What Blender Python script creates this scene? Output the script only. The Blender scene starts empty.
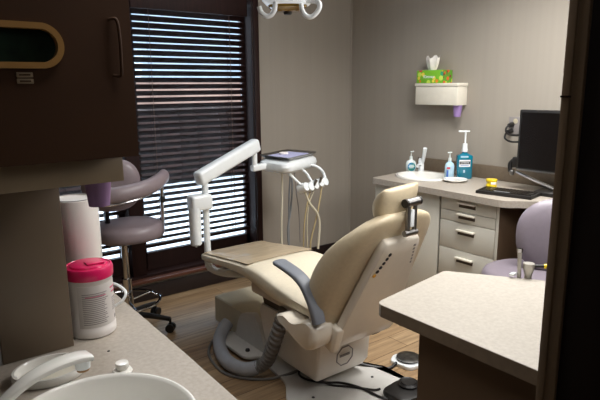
import bpy, bmesh, math, random
from mathutils import Vector, Matrix
random.seed(4)
PI = math.pi
scn = bpy.context.scene
C = scn.collection

# ------------------------------------------------------------------ materials
def lin(c):
    return tuple((v/12.92 if v <= .04045 else ((v+.055)/1.055)**2.4) for v in c)
def rgb(r, g, b):
    return lin((r/255, g/255, b/255)) + (1.0,)
def mat(name, col, rough=.5, metal=0, noise=0, scale=20, bump=0, coat=0, emit=0, stretch=None, col2=None, trans=0, spec=.5):
    m = bpy.data.materials.new(name); m.use_nodes = True
    nt = m.node_tree; n = nt.nodes; l = nt.links; p = n['Principled BSDF']
    p.inputs['Base Color'].default_value = col
    p.inputs['Roughness'].default_value = rough
    p.inputs['Metallic'].default_value = metal
    p.inputs['Coat Weight'].default_value = coat
    p.inputs['Specular IOR Level'].default_value = spec
    if trans: p.inputs['Transmission Weight'].default_value = trans
    if emit:
        p.inputs['Emission Color'].default_value = col; p.inputs['Emission Strength'].default_value = emit
    if noise or bump or col2:
        tc = n.new('ShaderNodeTexCoord'); mp = n.new('ShaderNodeMapping')
        if stretch: mp.inputs['Scale'].default_value = stretch
        l.new(tc.outputs['Object'], mp.inputs['Vector'])
        nz = n.new('ShaderNodeTexNoise'); nz.inputs['Scale'].default_value = scale; nz.inputs['Detail'].default_value = 5
        l.new(mp.outputs['Vector'], nz.inputs['Vector'])
        if noise or col2:
            cr = n.new('ShaderNodeValToRGB')
            cr.color_ramp.elements[0].position = .3; cr.color_ramp.elements[1].position = .7
            if col2: a, b = col, col2
            else:
                a = tuple(max(0, v*(1-noise)) for v in col[:3])+(1,); b = tuple(min(1, v*(1+noise)) for v in col[:3])+(1,)
            cr.color_ramp.elements[0].color = a; cr.color_ramp.elements[1].color = b
            l.new(nz.outputs['Fac'], cr.inputs['Fac']); l.new(cr.outputs['Color'], p.inputs['Base Color'])
        if bump:
            bp = n.new('ShaderNodeBump'); bp.inputs['Strength'].default_value = bump; bp.inputs['Distance'].default_value = .004
            l.new(nz.outputs['Fac'], bp.inputs['Height']); l.new(bp.outputs['Normal'], p.inputs['Normal'])
    return m

def floor_mat():
    m = bpy.data.materials.new('oak_plank_floor'); m.use_nodes = True
    nt = m.node_tree; n = nt.nodes; l = nt.links; p = n['Principled BSDF']
    tc = n.new('ShaderNodeTexCoord')
    br = n.new('ShaderNodeTexBrick'); br.inputs['Scale'].default_value = 1
    br.inputs['Brick Width'].default_value = 1.2; br.inputs['Row Height'].default_value = .16
    br.inputs['Mortar Size'].default_value = .003; br.offset = .37
    br.inputs['Color1'].default_value = rgb(182, 156, 124); br.inputs['Color2'].default_value = rgb(160, 132, 100)
    br.inputs['Mortar'].default_value = rgb(112, 86, 58)
    l.new(tc.outputs['Object'], br.inputs['Vector'])
    mp = n.new('ShaderNodeMapping'); mp.inputs['Scale'].default_value = (1.2, 16, 1)
    l.new(tc.outputs['Object'], mp.inputs['Vector'])
    nz = n.new('ShaderNodeTexNoise'); nz.inputs['Scale'].default_value = 2.2; nz.inputs['Detail'].default_value = 7; nz.inputs['Roughness'].default_value = .65
    l.new(mp.outputs['Vector'], nz.inputs['Vector'])
    cr = n.new('ShaderNodeValToRGB')
    cr.color_ramp.elements[0].position = .32; cr.color_ramp.elements[0].color = (.52, .47, .42, 1)
    cr.color_ramp.elements[1].position = .68; cr.color_ramp.elements[1].color = (1.12, 1.1, 1.06, 1)
    l.new(nz.outputs['Fac'], cr.inputs['Fac'])
    mx = n.new('ShaderNodeMix'); mx.data_type = 'RGBA'; mx.blend_type = 'MULTIPLY'; mx.inputs[0].default_value = 1
    l.new(br.outputs['Color'], mx.inputs[6]); l.new(cr.outputs['Color'], mx.inputs[7])
    l.new(mx.outputs[2], p.inputs['Base Color'])
    p.inputs['Roughness'].default_value = .36
    bp = n.new('ShaderNodeBump'); bp.inputs['Strength'].default_value = .25; bp.inputs['Distance'].default_value = .003
    l.new(br.outputs['Fac'], bp.inputs['Height']); bp.invert = True; l.new(bp.outputs['Normal'], p.inputs['Normal'])
    return m

def glass_mat(name, tint, gloss=.08, rough=.02):
    m = bpy.data.materials.new(name); m.use_nodes = True
    nt = m.node_tree; n = nt.nodes; l = nt.links
    for x in list(n):
        if x.type == 'BSDF_PRINCIPLED': n.remove(x)
    out = [x for x in n if x.type == 'OUTPUT_MATERIAL'][0]
    tr = n.new('ShaderNodeBsdfTransparent'); tr.inputs['Color'].default_value = tint
    gl = n.new('ShaderNodeBsdfGlossy'); gl.inputs['Roughness'].default_value = rough
    lw = n.new('ShaderNodeLayerWeight'); lw.inputs['Blend'].default_value = .25
    ma = n.new('ShaderNodeMath'); ma.operation = 'MULTIPLY_ADD'; ma.inputs[1].default_value = .5; ma.inputs[2].default_value = gloss*.5
    l.new(lw.outputs['Fresnel'], ma.inputs[0])
    ms = n.new('ShaderNodeMixShader')
    l.new(ma.outputs[0], ms.inputs[0]); l.new(tr.outputs[0], ms.inputs[1]); l.new(gl.outputs[0], ms.inputs[2])
    l.new(ms.outputs[0], out.inputs['Surface'])
    return m

def spots_mat(name, base, cols, scale):
    """flower-print cardboard: voronoi cells coloured through a stepped ramp"""
    m = bpy.data.materials.new(name); m.use_nodes = True
    nt = m.node_tree; n = nt.nodes; l = nt.links; p = n['Principled BSDF']
    tc = n.new('ShaderNodeTexCoord')
    vo = n.new('ShaderNodeTexVoronoi'); vo.inputs['Scale'].default_value = scale
    l.new(tc.outputs['Object'], vo.inputs['Vector'])
    sp = n.new('ShaderNodeSeparateColor'); l.new(vo.outputs['Color'], sp.inputs[0])
    cr = n.new('ShaderNodeValToRGB'); cr.color_ramp.interpolation = 'CONSTANT'
    e = cr.color_ramp.elements
    e[0].color = cols[0]; e[1].position = 1/len(cols); e[1].color = cols[1]
    for i in range(2, len(cols)):
        q = e.new(i/len(cols)); q.color = cols[i]
    l.new(sp.outputs[0], cr.inputs['Fac'])
    lt = n.new('ShaderNodeMath'); lt.operation = 'LESS_THAN'; lt.inputs[1].default_value = .46
    l.new(vo.outputs['Distance'], lt.inputs[0])
    mx = n.new('ShaderNodeMix'); mx.data_type = 'RGBA'; mx.inputs[6].default_value = base
    l.new(lt.outputs[0], mx.inputs[0]); l.new(cr.outputs['Color'], mx.inputs[7])
    l.new(mx.outputs[2], p.inputs['Base Color']); p.inputs['Roughness'].default_value = .55
    return m

M = dict(
    floor=floor_mat(),
    wall=mat('taupe_vinyl_wallpaper', rgb(158, 150, 139), .75, noise=.025, scale=3, stretch=(9, 9, .12), bump=.04),
    ceil=mat('ceiling_paint', rgb(205, 200, 192), .9, noise=.03),
    dark=mat('dark_brown_paint', rgb(46, 34, 28), .7, noise=.06),
    jamb=mat('dark_jamb', rgb(22, 10, 6), .6, noise=.1, scale=6, spec=.2, stretch=(20, 20, 1)),
    jamb2=mat('jamb_stop_taupe', rgb(116, 96, 74), .5, noise=.05),
    base=mat('dark_vinyl_baseboard', rgb(38, 26, 24), .5, noise=.08),
    beige=mat('beige_wall_band', rgb(170, 158, 140), .7, noise=.05),
    casing=mat('dark_stained_wood', rgb(38, 18, 15), .55, noise=.25, scale=5, stretch=(14, 14, 1), spec=.25),
    sill=mat('reddish_wood_sill', rgb(92, 52, 38), .4, noise=.2, scale=5, stretch=(1, 14, 14), coat=.2),
    slat=mat('dark_wood_blind_slat', rgb(36, 20, 18), .45, noise=.15, scale=4, stretch=(1, 20, 20), spec=.18),
    cord=mat('brown_blind_cord', rgb(98, 76, 66), .8, noise=.1),
    pane=glass_mat('window_pane', (.93, .96, .98, 1)),
    cab_dark=mat('dark_brown_cabinet_laminate', rgb(60, 38, 22), .6, noise=.06, scale=8, spec=.2),
    valance=mat('taupe_laminate', rgb(140, 122, 98), .5, noise=.05, scale=8),
    panel=mat('taupe_panel_laminate', rgb(112, 97, 80), .45, noise=.04, scale=8),
    peninsula=mat('brown_panel_laminate', rgb(84, 66, 50), .5, noise=.05, scale=8),
    brass=mat('bronze_plastic_ring', rgb(150, 112, 62), .4, noise=.05),
    green=mat('dark_green_recess', rgb(30, 48, 38), .3, noise=.5, scale=30),
    ctop=mat('speckled_laminate_worktop', rgb(174, 166, 155), .4, col2=rgb(188, 181, 170), scale=90, bump=.02),
    cedge=mat('laminate_edge_brown', rgb(112, 98, 82), .5, noise=.1, scale=40),
    ctop2=mat('grey_laminate_worktop', rgb(160, 150, 138), .4, col2=rgb(176, 167, 156), scale=80, bump=.02),
    cabinet=mat('pale_grey_cabinet_laminate', rgb(204, 201, 190), .5, noise=.03, scale=8),
    gap=mat('shadow_gap_brown', rgb(70, 58, 46), .7, noise=.1),
    handle=mat('cream_pull', rgb(226, 220, 205), .35, noise=.03),
    white=mat('gloss_white_plastic', rgb(232, 236, 238), .28, noise=.02, coat=.3),
    lampw=mat('brightened_lamp_housing', rgb(228, 232, 234), .3, emit=.35, coat=.3, noise=.01),  # slight emission stands in for window light on the lamp head
    porcelain=mat('white_porcelain', rgb(236, 234, 228), .15, noise=.015, coat=.6),
    cream=mat('cream_vinyl', rgb(222, 211, 188), .42, noise=.04, scale=60, bump=.05),
    cream2=mat('tan_vinyl_back', rgb(204, 188, 158), .42, noise=.04, scale=60, bump=.05),
    shell=mat('ivory_plastic_shell', rgb(222, 213, 198), .3, noise=.02, coat=.3),
    shell_l=mat('lightened_ivory_plastic', rgb(236, 230, 220), .35, noise=.02, coat=.2),  # ivory shell colour lightened to make up for weak light on the lift body
    shell_grey=mat('grey_plastic_cover', rgb(196, 193, 188), .4, noise=.03),
    box=mat('olive_tan_box_plastic', rgb(190, 180, 156), .5, noise=.04),
    arm_grey=mat('slate_grey_armrest', rgb(122, 126, 134), .5, noise=.04),
    toe=mat('clear_tan_toe_cover', rgb(198, 178, 148), .22, noise=.18, scale=5, stretch=(1, 9, 1), coat=.5),  # tan and streaks also carry the reflection on the clear vinyl
    chrome=mat('chrome', rgb(205, 205, 208), .14, metal=1, noise=.02),
    steel=mat('brushed_steel', rgb(150, 148, 146), .3, metal=1, noise=.08, scale=12),
    silver=mat('satin_silver', rgb(186, 182, 174), .35, metal=.5, noise=.03),
    discm=mat('worn_dark_steel', rgb(110, 108, 106), .35, metal=1, noise=.4, scale=30),
    black=mat('black_plastic', rgb(24, 21, 20), .45, noise=.1),
    screen=mat('black_screen', rgb(14, 10, 9), .25, noise=.05),
    rubber=mat('grey_hose_rubber', rgb(160, 162, 168), .5, noise=.05),
    rubber_d=mat('dark_ribbed_hose', rgb(112, 108, 104), .55, noise=.08),
    purple=mat('mauve_vinyl', rgb(140, 126, 130), .36, noise=.04, scale=50, bump=.04),
    lilac=mat('lilac_grey_vinyl', rgb(126, 117, 126), .4, noise=.03, scale=50, bump=.03),
    cup=mat('purple_paper_cup', rgb(150, 122, 176), .6, noise=.04),
    cup_d=mat('violet_paper_cup', rgb(140, 108, 148), .6, noise=.04),
    paper=mat('white_paper', rgb(236, 230, 224), .8, noise=.02),
    pink=mat('magenta_plastic_lid', rgb(214, 24, 92), .32, noise=.03, coat=.3),
    pinkink=mat('pink_ink', rgb(205, 80, 120), .6, noise=.03),
    jar=mat('white_jar_plastic', rgb(226, 220, 216), .4, noise=.015),
    tubm=mat('glossy_white_tub', rgb(238, 234, 228), .35, noise=.01, coat=.3),
    label=mat('pale_label', rgb(208, 202, 198), .5, noise=.02),
    ink=mat('grey_print', rgb(138, 132, 130), .7, noise=.05),
    ink_d=mat('dark_print', rgb(40, 38, 40), .7, noise=.05),
    hose=mat('cream_tubing', rgb(206, 198, 176), .4, noise=.03),
    hosetan=mat('tan_tubing', rgb(176, 158, 118), .4, noise=.03),
    hose_g=mat('grey_tubing', rgb(120, 122, 124), .4, noise=.03),
    teal=mat('teal_mouthwash', rgb(0, 112, 138), .15, noise=.05, coat=.6),
    gel=mat('pale_blue_gel_bottle', rgb(176, 208, 226), .15, noise=.06, coat=.6),
    clear=mat('translucent_bottle', rgb(214, 222, 220), .2, noise=.03, coat=.5),
    redink=mat('red_ink', rgb(190, 60, 80), .6, noise=.03),
    blueink=mat('blue_ink', rgb(60, 100, 180), .6, noise=.03),
    soaplab=mat('green_blue_soap_label', rgb(40, 140, 90), .4, col2=rgb(30, 110, 180), scale=25),
    yellow=mat('yellow_plastic', rgb(226, 196, 24), .3, noise=.04, coat=.3),
    amber=mat('amber_button', rgb(220, 160, 40), .4, noise=.03),
    lens=mat('amber_lens', rgb(132, 104, 48), .15, noise=.2, scale=12, coat=.6),
    lilac_mat=mat('lavender_tray_liner', rgb(186, 186, 222), .6, noise=.02),
    tissue=spots_mat('flower_print_card', rgb(120, 186, 40), [rgb(236, 140, 40), rgb(30, 130, 80), rgb(236, 220, 80), rgb(200, 226, 90), rgb(220, 70, 60), rgb(40, 150, 110)], 24),
    tissue_end=spots_mat('dark_flower_print_card', rgb(88, 150, 40), [rgb(206, 90, 40), rgb(40, 110, 60), rgb(190, 200, 60), rgb(120, 60, 40)], 26),
    snow=mat('snowy_ground', rgb(240, 242, 246), .9, noise=.04, scale=.6),
    hedge=mat('dark_hedge', rgb(46, 28, 23), .95, noise=.3, scale=3, bump=.4),
    siding=mat('blue_grey_siding', rgb(158, 166, 174), .9, noise=.12, scale=.4),
    brick=mat('brick_far', rgb(150, 118, 104), .9, noise=.3, scale=.5),
)

# ------------------------------------------------------------------ mesh helpers
def bm_new(): return bmesh.new()
def mm(o, rz=0, tilt=None):
    m = Matrix.Translation(Vector(o)) @ Matrix.Rotation(rz, 4, 'Z')
    if tilt: m = m @ tilt
    return m
def box(bm, c, s, bev=0, seg=2, m=None):
    t = bmesh.new(); bmesh.ops.create_cube(t, size=1)
    for v in t.verts: v.co = Vector((v.co.x*s[0], v.co.y*s[1], v.co.z*s[2]))
    if bev: bmesh.ops.bevel(t, geom=t.edges[:], offset=bev, segments=seg, affect='EDGES', profile=.5)
    for v in t.verts: v.co += Vector(c)
    if m: t.transform(m)
    merge(bm, t)
def bx(bm, x0, x1, y0, y1, z0, z1, bev=0, seg=2):
    box(bm, ((x0+x1)/2, (y0+y1)/2, (z0+z1)/2), (abs(x1-x0), abs(y1-y0), abs(z1-z0)), bev, seg)
def merge(bm, t):
    me = bpy.data.meshes.new('tmp'); t.to_mesh(me); t.free(); bm.from_mesh(me); bpy.data.meshes.remove(me)
def loft(bm, rings, cap=True, closed=False):
    vs = [[bm.verts.new(p) for p in r] for r in rings]
    n = len(vs[0]); pairs = list(zip(vs, vs[1:]))
    if closed: pairs.append((vs[-1], vs[0]))
    for a, b in pairs:
        for i in range(n):
            j = (i+1) % n
            try: bm.faces.new((a[i], a[j], b[j], b[i]))
            except ValueError: pass
    if cap and not closed:
        bm.faces.new(list(reversed(vs[0]))); bm.faces.new(vs[-1])
    bmesh.ops.recalc_face_normals(bm, faces=bm.faces)
def lathe(bm, c, prof, seg=28, sx=1, sy=1, m=None, closed=False):
    t = bmesh.new()
    rings = [[Vector((max(r, 1e-4)*sx*math.cos(2*PI*i/seg), max(r, 1e-4)*sy*math.sin(2*PI*i/seg), z)) for i in range(seg)] for r, z in prof]
    loft(t, rings, cap=True, closed=closed)
    if m: t.transform(m)
    bmesh.ops.translate(t, verts=t.verts, vec=Vector(c)); merge(bm, t)
def spline(pts, k=8):
    P = [Vector(p) for p in pts]; out = []
    for i in range(len(P)-1):
        p0 = P[max(i-1, 0)]; p1 = P[i]; p2 = P[i+1]; p3 = P[min(i+2, len(P)-1)]
        for j in range(k):
            t = j/k
            out.append(.5*((2*p1)+(p2-p0)*t+(2*p0-5*p1+4*p2-p3)*t*t+(3*p1-p0-3*p2+p3)*t**3))
    out.append(P[-1]); return out
def tube(bm, pts, r, seg=10, smooth=8, closed=False, sx=1, ribs=0):
    if smooth: pts = spline(pts, smooth)
    else: pts = [Vector(p) for p in pts]
    n = len(pts); rings = []; prev = None
    for i, p in enumerate(pts):
        d = (pts[min(i+1, n-1)]-pts[max(i-1, 0)]).normalized()
        if prev is None:
            a = Vector((0, 0, 1)) if abs(d.z) < .9 else Vector((1, 0, 0))
            u = d.cross(a).normalized()
        else: u = (prev - d*prev.dot(d)).normalized()
        prev = u; w = d.cross(u)
        rr = r(i/(n-1)) if callable(r) else r
        if ribs: rr *= 1+.14*(1 if (i//ribs) % 2 else -1)
        rings.append([p+u*rr*sx*math.cos(2*PI*k/seg)+w*rr*math.sin(2*PI*k/seg) for k in range(seg)])
    t = bmesh.new(); loft(t, rings); merge(bm, t)
def cyl(bm, a, b, r, r2=None, seg=20):
    r2 = r if r2 is None else r2
    tube(bm, [a, b], (lambda t: r+(r2-r)*t), seg=seg, smooth=0)
def bar(bm, a, b, w, h, bev=.006):
    """rectangular bar from a to b"""
    a = Vector(a); b = Vector(b); d = b-a; L = d.length; d.normalize()
    up = Vector((0, 0, 1)) if abs(d.z) < .95 else Vector((0, 1, 0))
    s = d.cross(up).normalized(); u = s.cross(d)
    m = Matrix((s, d, u)).transposed().to_4x4(); m.translation = (a+b)/2
    box(bm, (0, 0, 0), (w, L, h), bev, 3, m)
def se(n, e):   # superellipse unit ring
    out = []
    for i in range(n):
        t = 2*PI*i/n; c, s = math.cos(t), math.sin(t)
        out.append((math.copysign(abs(c)**(2/e), c), math.copysign(abs(s)**(2/e), s)))
    return out
def poly_slab(bm, pts, z0, z1, bev=0):
    t = bmesh.new()
    lo = [t.verts.new((x, y, z0)) for x, y in pts]; hi = [t.verts.new((x, y, z1)) for x, y in pts]
    t.faces.new(list(reversed(lo))); t.faces.new(hi); n = len(pts)
    for i in range(n): t.faces.new((lo[i], lo[(i+1) % n], hi[(i+1) % n], hi[i]))
    bmesh.ops.recalc_face_normals(t, faces=t.faces)
    if bev:
        bmesh.ops.bevel(t, geom=t.edges[:], offset=bev, segments=2, affect='EDGES', profile=.5)
    merge(bm, t)
def round_poly(pts, r, k=5):
    out = []; n = len(pts)
    for i in range(n):
        p = Vector(pts[i]); a = Vector(pts[i-1]); b = Vector(pts[(i+1) % n])
        rr = r[i] if isinstance(r, (list, tuple)) else r
        if rr <= 0: out.append(tuple(p)); continue
        da = (a-p).normalized(); db = (b-p).normalized()
        s = p+da*rr; e = p+db*rr
        for j in range(k+1):
            t = j/k; out.append(tuple((1-t)**2*s+2*t*(1-t)*p+t*t*e))
    return out
def dome(bm, c, rx, ry, z0, z1, e=2.2, seg=36, crown=.5, edge=None):
    """cushion disc: bulged edge and softly crowned top"""
    h = z1-z0; prof = [(.86, 0), (.95, .08), (1, .28), (1, .5), (.985, .68), (.94, .84), (.84, .94), (.6, .985), (.3, 1), (.02, 1)]
    ring = se(seg, e)
    t = bmesh.new()
    loft(t, [[Vector((c[0]+rx*f*a, c[1]+ry*f*b, z0+h*g)) for a, b in ring] for f, g in prof]); merge(bm, t)

def glob(o):
    v = Vector((0, 0, 0))
    while o is not None: v += o.location; o = o.parent
    return v
def obj(name, bm, m, parent=None, sharp=40, loc=None):
    bmesh.ops.remove_doubles(bm, verts=bm.verts, dist=1e-5)
    off = glob(parent) if parent else (Vector(loc) if loc else Vector((0, 0, 0)))
    bmesh.ops.translate(bm, verts=bm.verts, vec=-off)
    me = bpy.data.meshes.new(name); bm.to_mesh(me); bm.free()
    me.polygons.foreach_set('use_smooth', [True]*len(me.polygons))
    me.set_sharp_from_angle(angle=math.radians(sharp))
    me.materials.append(m if not isinstance(m, str) else M[m])
    o = bpy.data.objects.new(name, me); C.objects.link(o)
    if parent: o.parent = parent
    elif loc: o.location = loc
    return o
def thing(name, label, cat, loc, group=None):
    o = bpy.data.objects.new(name, None); C.objects.link(o); o.location = loc; o.empty_display_size = .05
    o['label'] = label; o['category'] = cat
    if group: o['group'] = group
    return o
def tag(o, label, cat, group=None):
    o['label'] = label; o['category'] = cat
    if group: o['group'] = group
    return o
def struct(name, bm, m, loc=None):
    o = obj(name, bm, m, None, loc=loc); o['kind'] = 'structure'; return o
def lettering(name, text, size, m, parent, origin, xdir, ydir, depth=.0006, align='CENTER'):
    cu = bpy.data.curves.new('t', 'FONT'); cu.body = text; cu.size = size; cu.align_x = align; cu.align_y = 'CENTER'; cu.extrude = depth
    ob = bpy.data.objects.new('t', cu); C.objects.link(ob)
    dg = bpy.context.evaluated_depsgraph_get(); dg.update()
    me = bpy.data.meshes.new_from_object(ob.evaluated_get(dg))
    bpy.data.objects.remove(ob); bpy.data.curves.remove(cu)
    X = Vector(xdir).normalized(); Y = Vector(ydir).normalized(); Z = X.cross(Y)
    mt = Matrix((X, Y, Z)).transposed().to_4x4(); mt.translation = Vector(origin)-glob(parent)
    me.transform(mt); me.materials.clear(); me.materials.append(M[m]); me.name = name
    o = bpy.data.objects.new(name, me); C.objects.link(o); o.parent = parent
    return o

XR, YW, ZC = 3.472, 3.783, 2.55     # right wall, window wall, ceiling

# ================================================================== SETTING
b = bm_new(); bx(b, -1.6, XR+.1, -1.6, YW+.2, -.1, 0); struct('floor', b, 'floor')
b = bm_new(); bx(b, -1.6, XR+.1, -1.6, YW+.2, ZC, ZC+.1); struct('ceiling', b, 'ceil')
b = bm_new(); bx(b, XR, XR+.12, -1.6, YW+.2, 0, ZC); struct('wall_right', b, 'wall')
# window wall with its opening
WX0, WX1, WZ0, WZ1 = .42, 2.425, .17, 2.30
b = bm_new()
bx(b, -1.6, WX0, YW, YW+.2, 0, ZC); bx(b, WX1, XR, YW, YW+.2, 0, ZC)
bx(b, WX0, WX1, YW, YW+.2, 0, WZ0); bx(b, WX0, WX1, YW, YW+.2, WZ1, ZC)
struct('wall_window', b, 'wall')
b = bm_new(); bx(b, -1.72, -1.6, -1.6, YW+.2, 0, ZC); struct('wall_left', b, 'dark')
b = bm_new(); bx(b, -1.6, XR, -1.72, -1.6, 0, ZC); struct('wall_back', b, 'dark')
# partition in which the viewer's doorway stands
b = bm_new(); bx(b, .86, XR, .30, .42, 0, ZC); struct('wall_front', b, 'dark')
b = bm_new(); bx(b, .822, .86, .285, .424, 0, ZC, .002); struct('door_frame', b, 'jamb')
b = bm_new(); bx(b, .814, .8225, .395, .4235, 0, ZC, .001); bx(b, .810, .815, .411, .4235, 0, ZC, .001); struct('trim_1', b, 'jamb2')
# strike plate on the jamb stop
b = bm_new(); bx(b, .8085, .8095, .408, .424, 1.532, 1.535); struct('trim_2', b, 'chrome')
# baseboards, corner bead
b = bm_new(); bx(b, -1.6, XR, YW-.012, YW, 0, .117, .003); struct('baseboard_window', b, 'base')
b = bm_new(); bx(b, XR-.012, XR, .42, YW, 0, .117, .003); struct('baseboard_right', b, 'base')
b = bm_new(); cyl(b, (XR-.004, YW-.004, .117), (XR-.004, YW-.004, ZC), .008, seg=8); struct('trim_3', b, 'wall')
# window frame
def wframe():
    w = thing('window_1', '', '', (1.4, YW, WZ0)); del w['label']; del w['category']; w['kind'] = 'structure'
    b = bm_new()
    for x0, x1 in ((WX0-.07, WX0), (WX1, WX1+.048)): bx(b, x0, x1, YW-.02, YW+.0, .145, WZ1+.09, .003)
    bx(b, WX0-.07, WX1+.048, YW-.022, YW, WZ1, WZ1+.09, .003)
    obj('casing', b, 'casing', w)
    b = bm_new(); bx(b, WX0, WX0+.02, YW, YW+.17, WZ0, WZ1); bx(b, WX1-.006, WX1, YW, YW+.17, WZ0, WZ1)
    bx(b, WX0, WX1, YW, YW+.17, WZ1-.02, WZ1); bx(b, WX0, WX1, YW+.005, YW+.17, WZ0, WZ0+.02); obj('jamb', b, 'casing', w)
    b = bm_new(); bx(b, 1.355, 1.46, YW+.02, YW+.17, WZ0+.02, WZ1-.02, .004); obj('mullion', b, 'casing', w)
    b = bm_new()
    for x0, x1 in ((WX0+.02, 1.355), (1.46, WX1-.006)):
        bx(b, x0, x0+.045, YW+.115, YW+.155, .19, WZ1-.02); bx(b, x1-(.045 if x1 < 2 else .024), x1, YW+.115, YW+.155, .19, WZ1-.02)
        bx(b, x0, x1, YW+.115, YW+.155, .19, .325); bx(b, x0, x1, YW+.115, YW+.155, 2.2, WZ1-.02)
    obj('sash', b, 'casing', w)
    b = bm_new(); bx(b, WX0-.09, WX1+.05, YW-.05, YW+.02, .147, .172, .006); obj('sill', b, 'sill', w)
    for x0, x1 in ((WX0+.065, 1.31), (1.505, WX1-.034)):
        b = bm_new(); bx(b, x0, x1, YW+.133, YW+.137, .325, 2.2); obj('pane', b, 'pane', w)
wframe()
# outside
b = bm_new(); bx(b, -40, 60, YW+.25, 80, -.4, -.3); struct('ground', b, 'snow')
b = bm_new()
random.seed(2)
for i in range(60):
    x = -6+i*.42
    dome(b, (x, 10.6+random.uniform(-.2, .2)), .42, .6, -.3, 1.16+random.uniform(-.1, .06), seg=12)
tag(obj('hedge', b, 'hedge', loc=(5, 10.6, -.3)), 'long dark hedge outside, seen through the gaps of the blind', 'hedge')
t = thing('brick_building', 'long building across the snow, brick below and pale blue-grey above, beyond the window', 'building', (17, 30, -.3))
b = bm_new(); bx(b, -10, 45, 28, 34, -.3, 1.95); obj('brick_base', b, 'brick', t)
b = bm_new(); bx(b, -10, 45, 27.9, 34, 1.95, 9.5); obj('upper_wall', b, 'siding', t)
b = bm_new(); bx(b, -10.5, 45.5, 27.4, 34.5, 9.5, 9.9); obj('roof', b, 'hedge', t)

# ================================================================== BLINDS
def blind(x0, x1, label):
    t = thing('venetian_blind', label, 'blind', ((x0+x1)/2, YW+.06, 2.1), 'wooden blinds in the window')
    b = bm_new(); bx(b, x0, x1, YW+.03, YW+.085, 2.09, 2.16, .004); obj('headrail', b, 'slat', t)
    b = bm_new(); bx(b, x0-.004, x1+.004, YW+.012, YW+.026, 2.09, 2.25, .004); obj('valance', b, 'casing', t)
    b = bm_new(); z = 2.076
    R = Matrix.Rotation(math.radians(-40), 4, 'X')
    while z > .43:
        box(b, (0, 0, 0), (x1-x0-.01, .05, .003), 0, 1, Matrix.Translation(((x0+x1)/2, YW+.06, z)) @ R); z -= .0466
    obj('slats', b, 'slat', t)
    b = bm_new(); bx(b, x0+.004, x1-.004, YW+.035, YW+.085, .385, .408, .004); obj('bottom_rail', b, 'slat', t)
    b = bm_new()
    for f in (.14, .84):
        x = x0+(x1-x0)*f
        for yy in (YW+.038, YW+.082): cyl(b, (x, yy, .4), (x, yy, 2.1), .0018, seg=6)
        z = 2.05
        while z > .43:
            box(b, (x, YW+.036, z), (.006, .003, .006)); z -= .0466
    obj('ladder_cord', b, 'cord', t)
blind(.455, 1.348, 'dark wooden venetian blind on the left, mostly hidden behind the cabinet and stool')
blind(1.466, 2.388, 'dark wooden venetian blind in full view behind the delivery arm')

# ================================================================== LEFT UNIT
# upper cabinet with oval window in the door
FY = 1.20; CZ0, CZ1, CX0, CX1 = 1.402, 2.45, -.75, .459
t = thing('wall_cabinet', 'dark brown upper cabinet with an oval dispenser opening, top left', 'cabinet', (0, 1.36, CZ0))
b = bm_new(); bx(b, CX0, CX1-.004, FY+.02, 1.54, CZ0+.004, CZ1); obj('carcass', b, 'cab_dark', t)
# door with an oval hole: front ring of quads around a stadium
def stadium(cx, cz, hw, hh, n=40):
    out = []
    for i in range(n):
        a = 2*PI*i/n; c, s = math.cos(a), math.sin(a); r = hh
        out.append((cx+(hw-r)*(1 if c > 0 else -1)*(abs(c) > 1e-6)+r*c, cz+r*s))
    return out
OC = (.183, 1.634)
def ring_plate(bm, y, outer, inner, th):
    f = [Vector((x, y, z)) for x, z in outer]; g = [Vector((x, y, z)) for x, z in inner]
    f2 = [p+Vector((0, th, 0)) for p in f]; g2 = [p+Vector((0, th, 0)) for p in g]
    loft(bm, [f, g, g2, f2], cap=False, closed=True)
def rect_ring(x0, x1, z0, z1, cx, cz, n=40):
    out = []
    for i in range(n):
        a = 2*PI*i/n; c, s = math.cos(a), math.sin(a)
        k = min(((x1-cx) if c > 0 else (x0-cx))/c if abs(c) > 1e-6 else 1e9, ((z1-cz) if s > 0 else (z0-cz))/s if abs(s) > 1e-6 else 1e9)
        out.append((cx+c*k, cz+s*k))
    for q in ((x0, z0), (x1, z0), (x0, z1), (x1, z1)):
        i = min(range(n), key=lambda i: (out[i][0]-q[0])**2+(out[i][1]-q[1])**2); out[i] = q
    return out
b = bm_new()
ring_plate(b, FY, rect_ring(-.10, .45, 1.42, 1.84, *OC), stadium(*OC, .126, .036), .02)
bx(b, CX0, CX1, FY, FY+.02, 1.84, CZ1, 0); bx(b, CX0, CX1, FY, FY+.02, CZ0, 1.42, 0)
bx(b, CX0, -.10, FY, FY+.02, 1.42, 1.84, 0); bx(b, .45, CX1, FY, FY+.02, 1.42, 1.84, 0)
door = obj('door', b, 'cab_dark', t)
b = bm_new(); ring_plate(b, FY-.008, stadium(*OC, .135, .044), stadium(*OC, .123, .032), .02); obj('opening_rim', b, 'brass', door)
b = bm_new(); bx(b, .02, .33, FY+.018, FY+.019, 1.57, 1.69); obj('recess', b, 'green', door)
b = bm_new(); bx(b, .226, .256, FY-.002, FY, 1.573, 1.583, .0015); bx(b, .226, .256, FY-.002, FY, 1.561, 1.571, .0015); lp = obj('label_plate', b, 'valance', door)
b = bm_new(); bx(b, .231, .251, FY-.0026, FY-.0018, 1.5765, 1.5795); bx(b, .231, .251, FY-.0026, FY-.0018, 1.5645, 1.5675); obj("plate_print", b, "cab_dark", lp)
b = bm_new(); tube(b, [(.413, FY, 1.692), (.426, FY-.010, 1.692), (.430, FY-.012, 1.66), (.430, FY-.012, 1.61), (.428, FY-.010, 1.578), (.415, FY, 1.578)], .0035, seg=8); obj('door_handle', b, 'cab_dark', door)
# valance box below
t = thing('light_valance', 'taupe box valance hanging under the dark upper cabinet', 'valance', (.1, 1.4, 1.347))
b = bm_new(); bx(b, -.75, .443, 1.26, 1.54, 1.339, 1.401, .002); obj('valance_box', b, 'valance', t)
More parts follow.
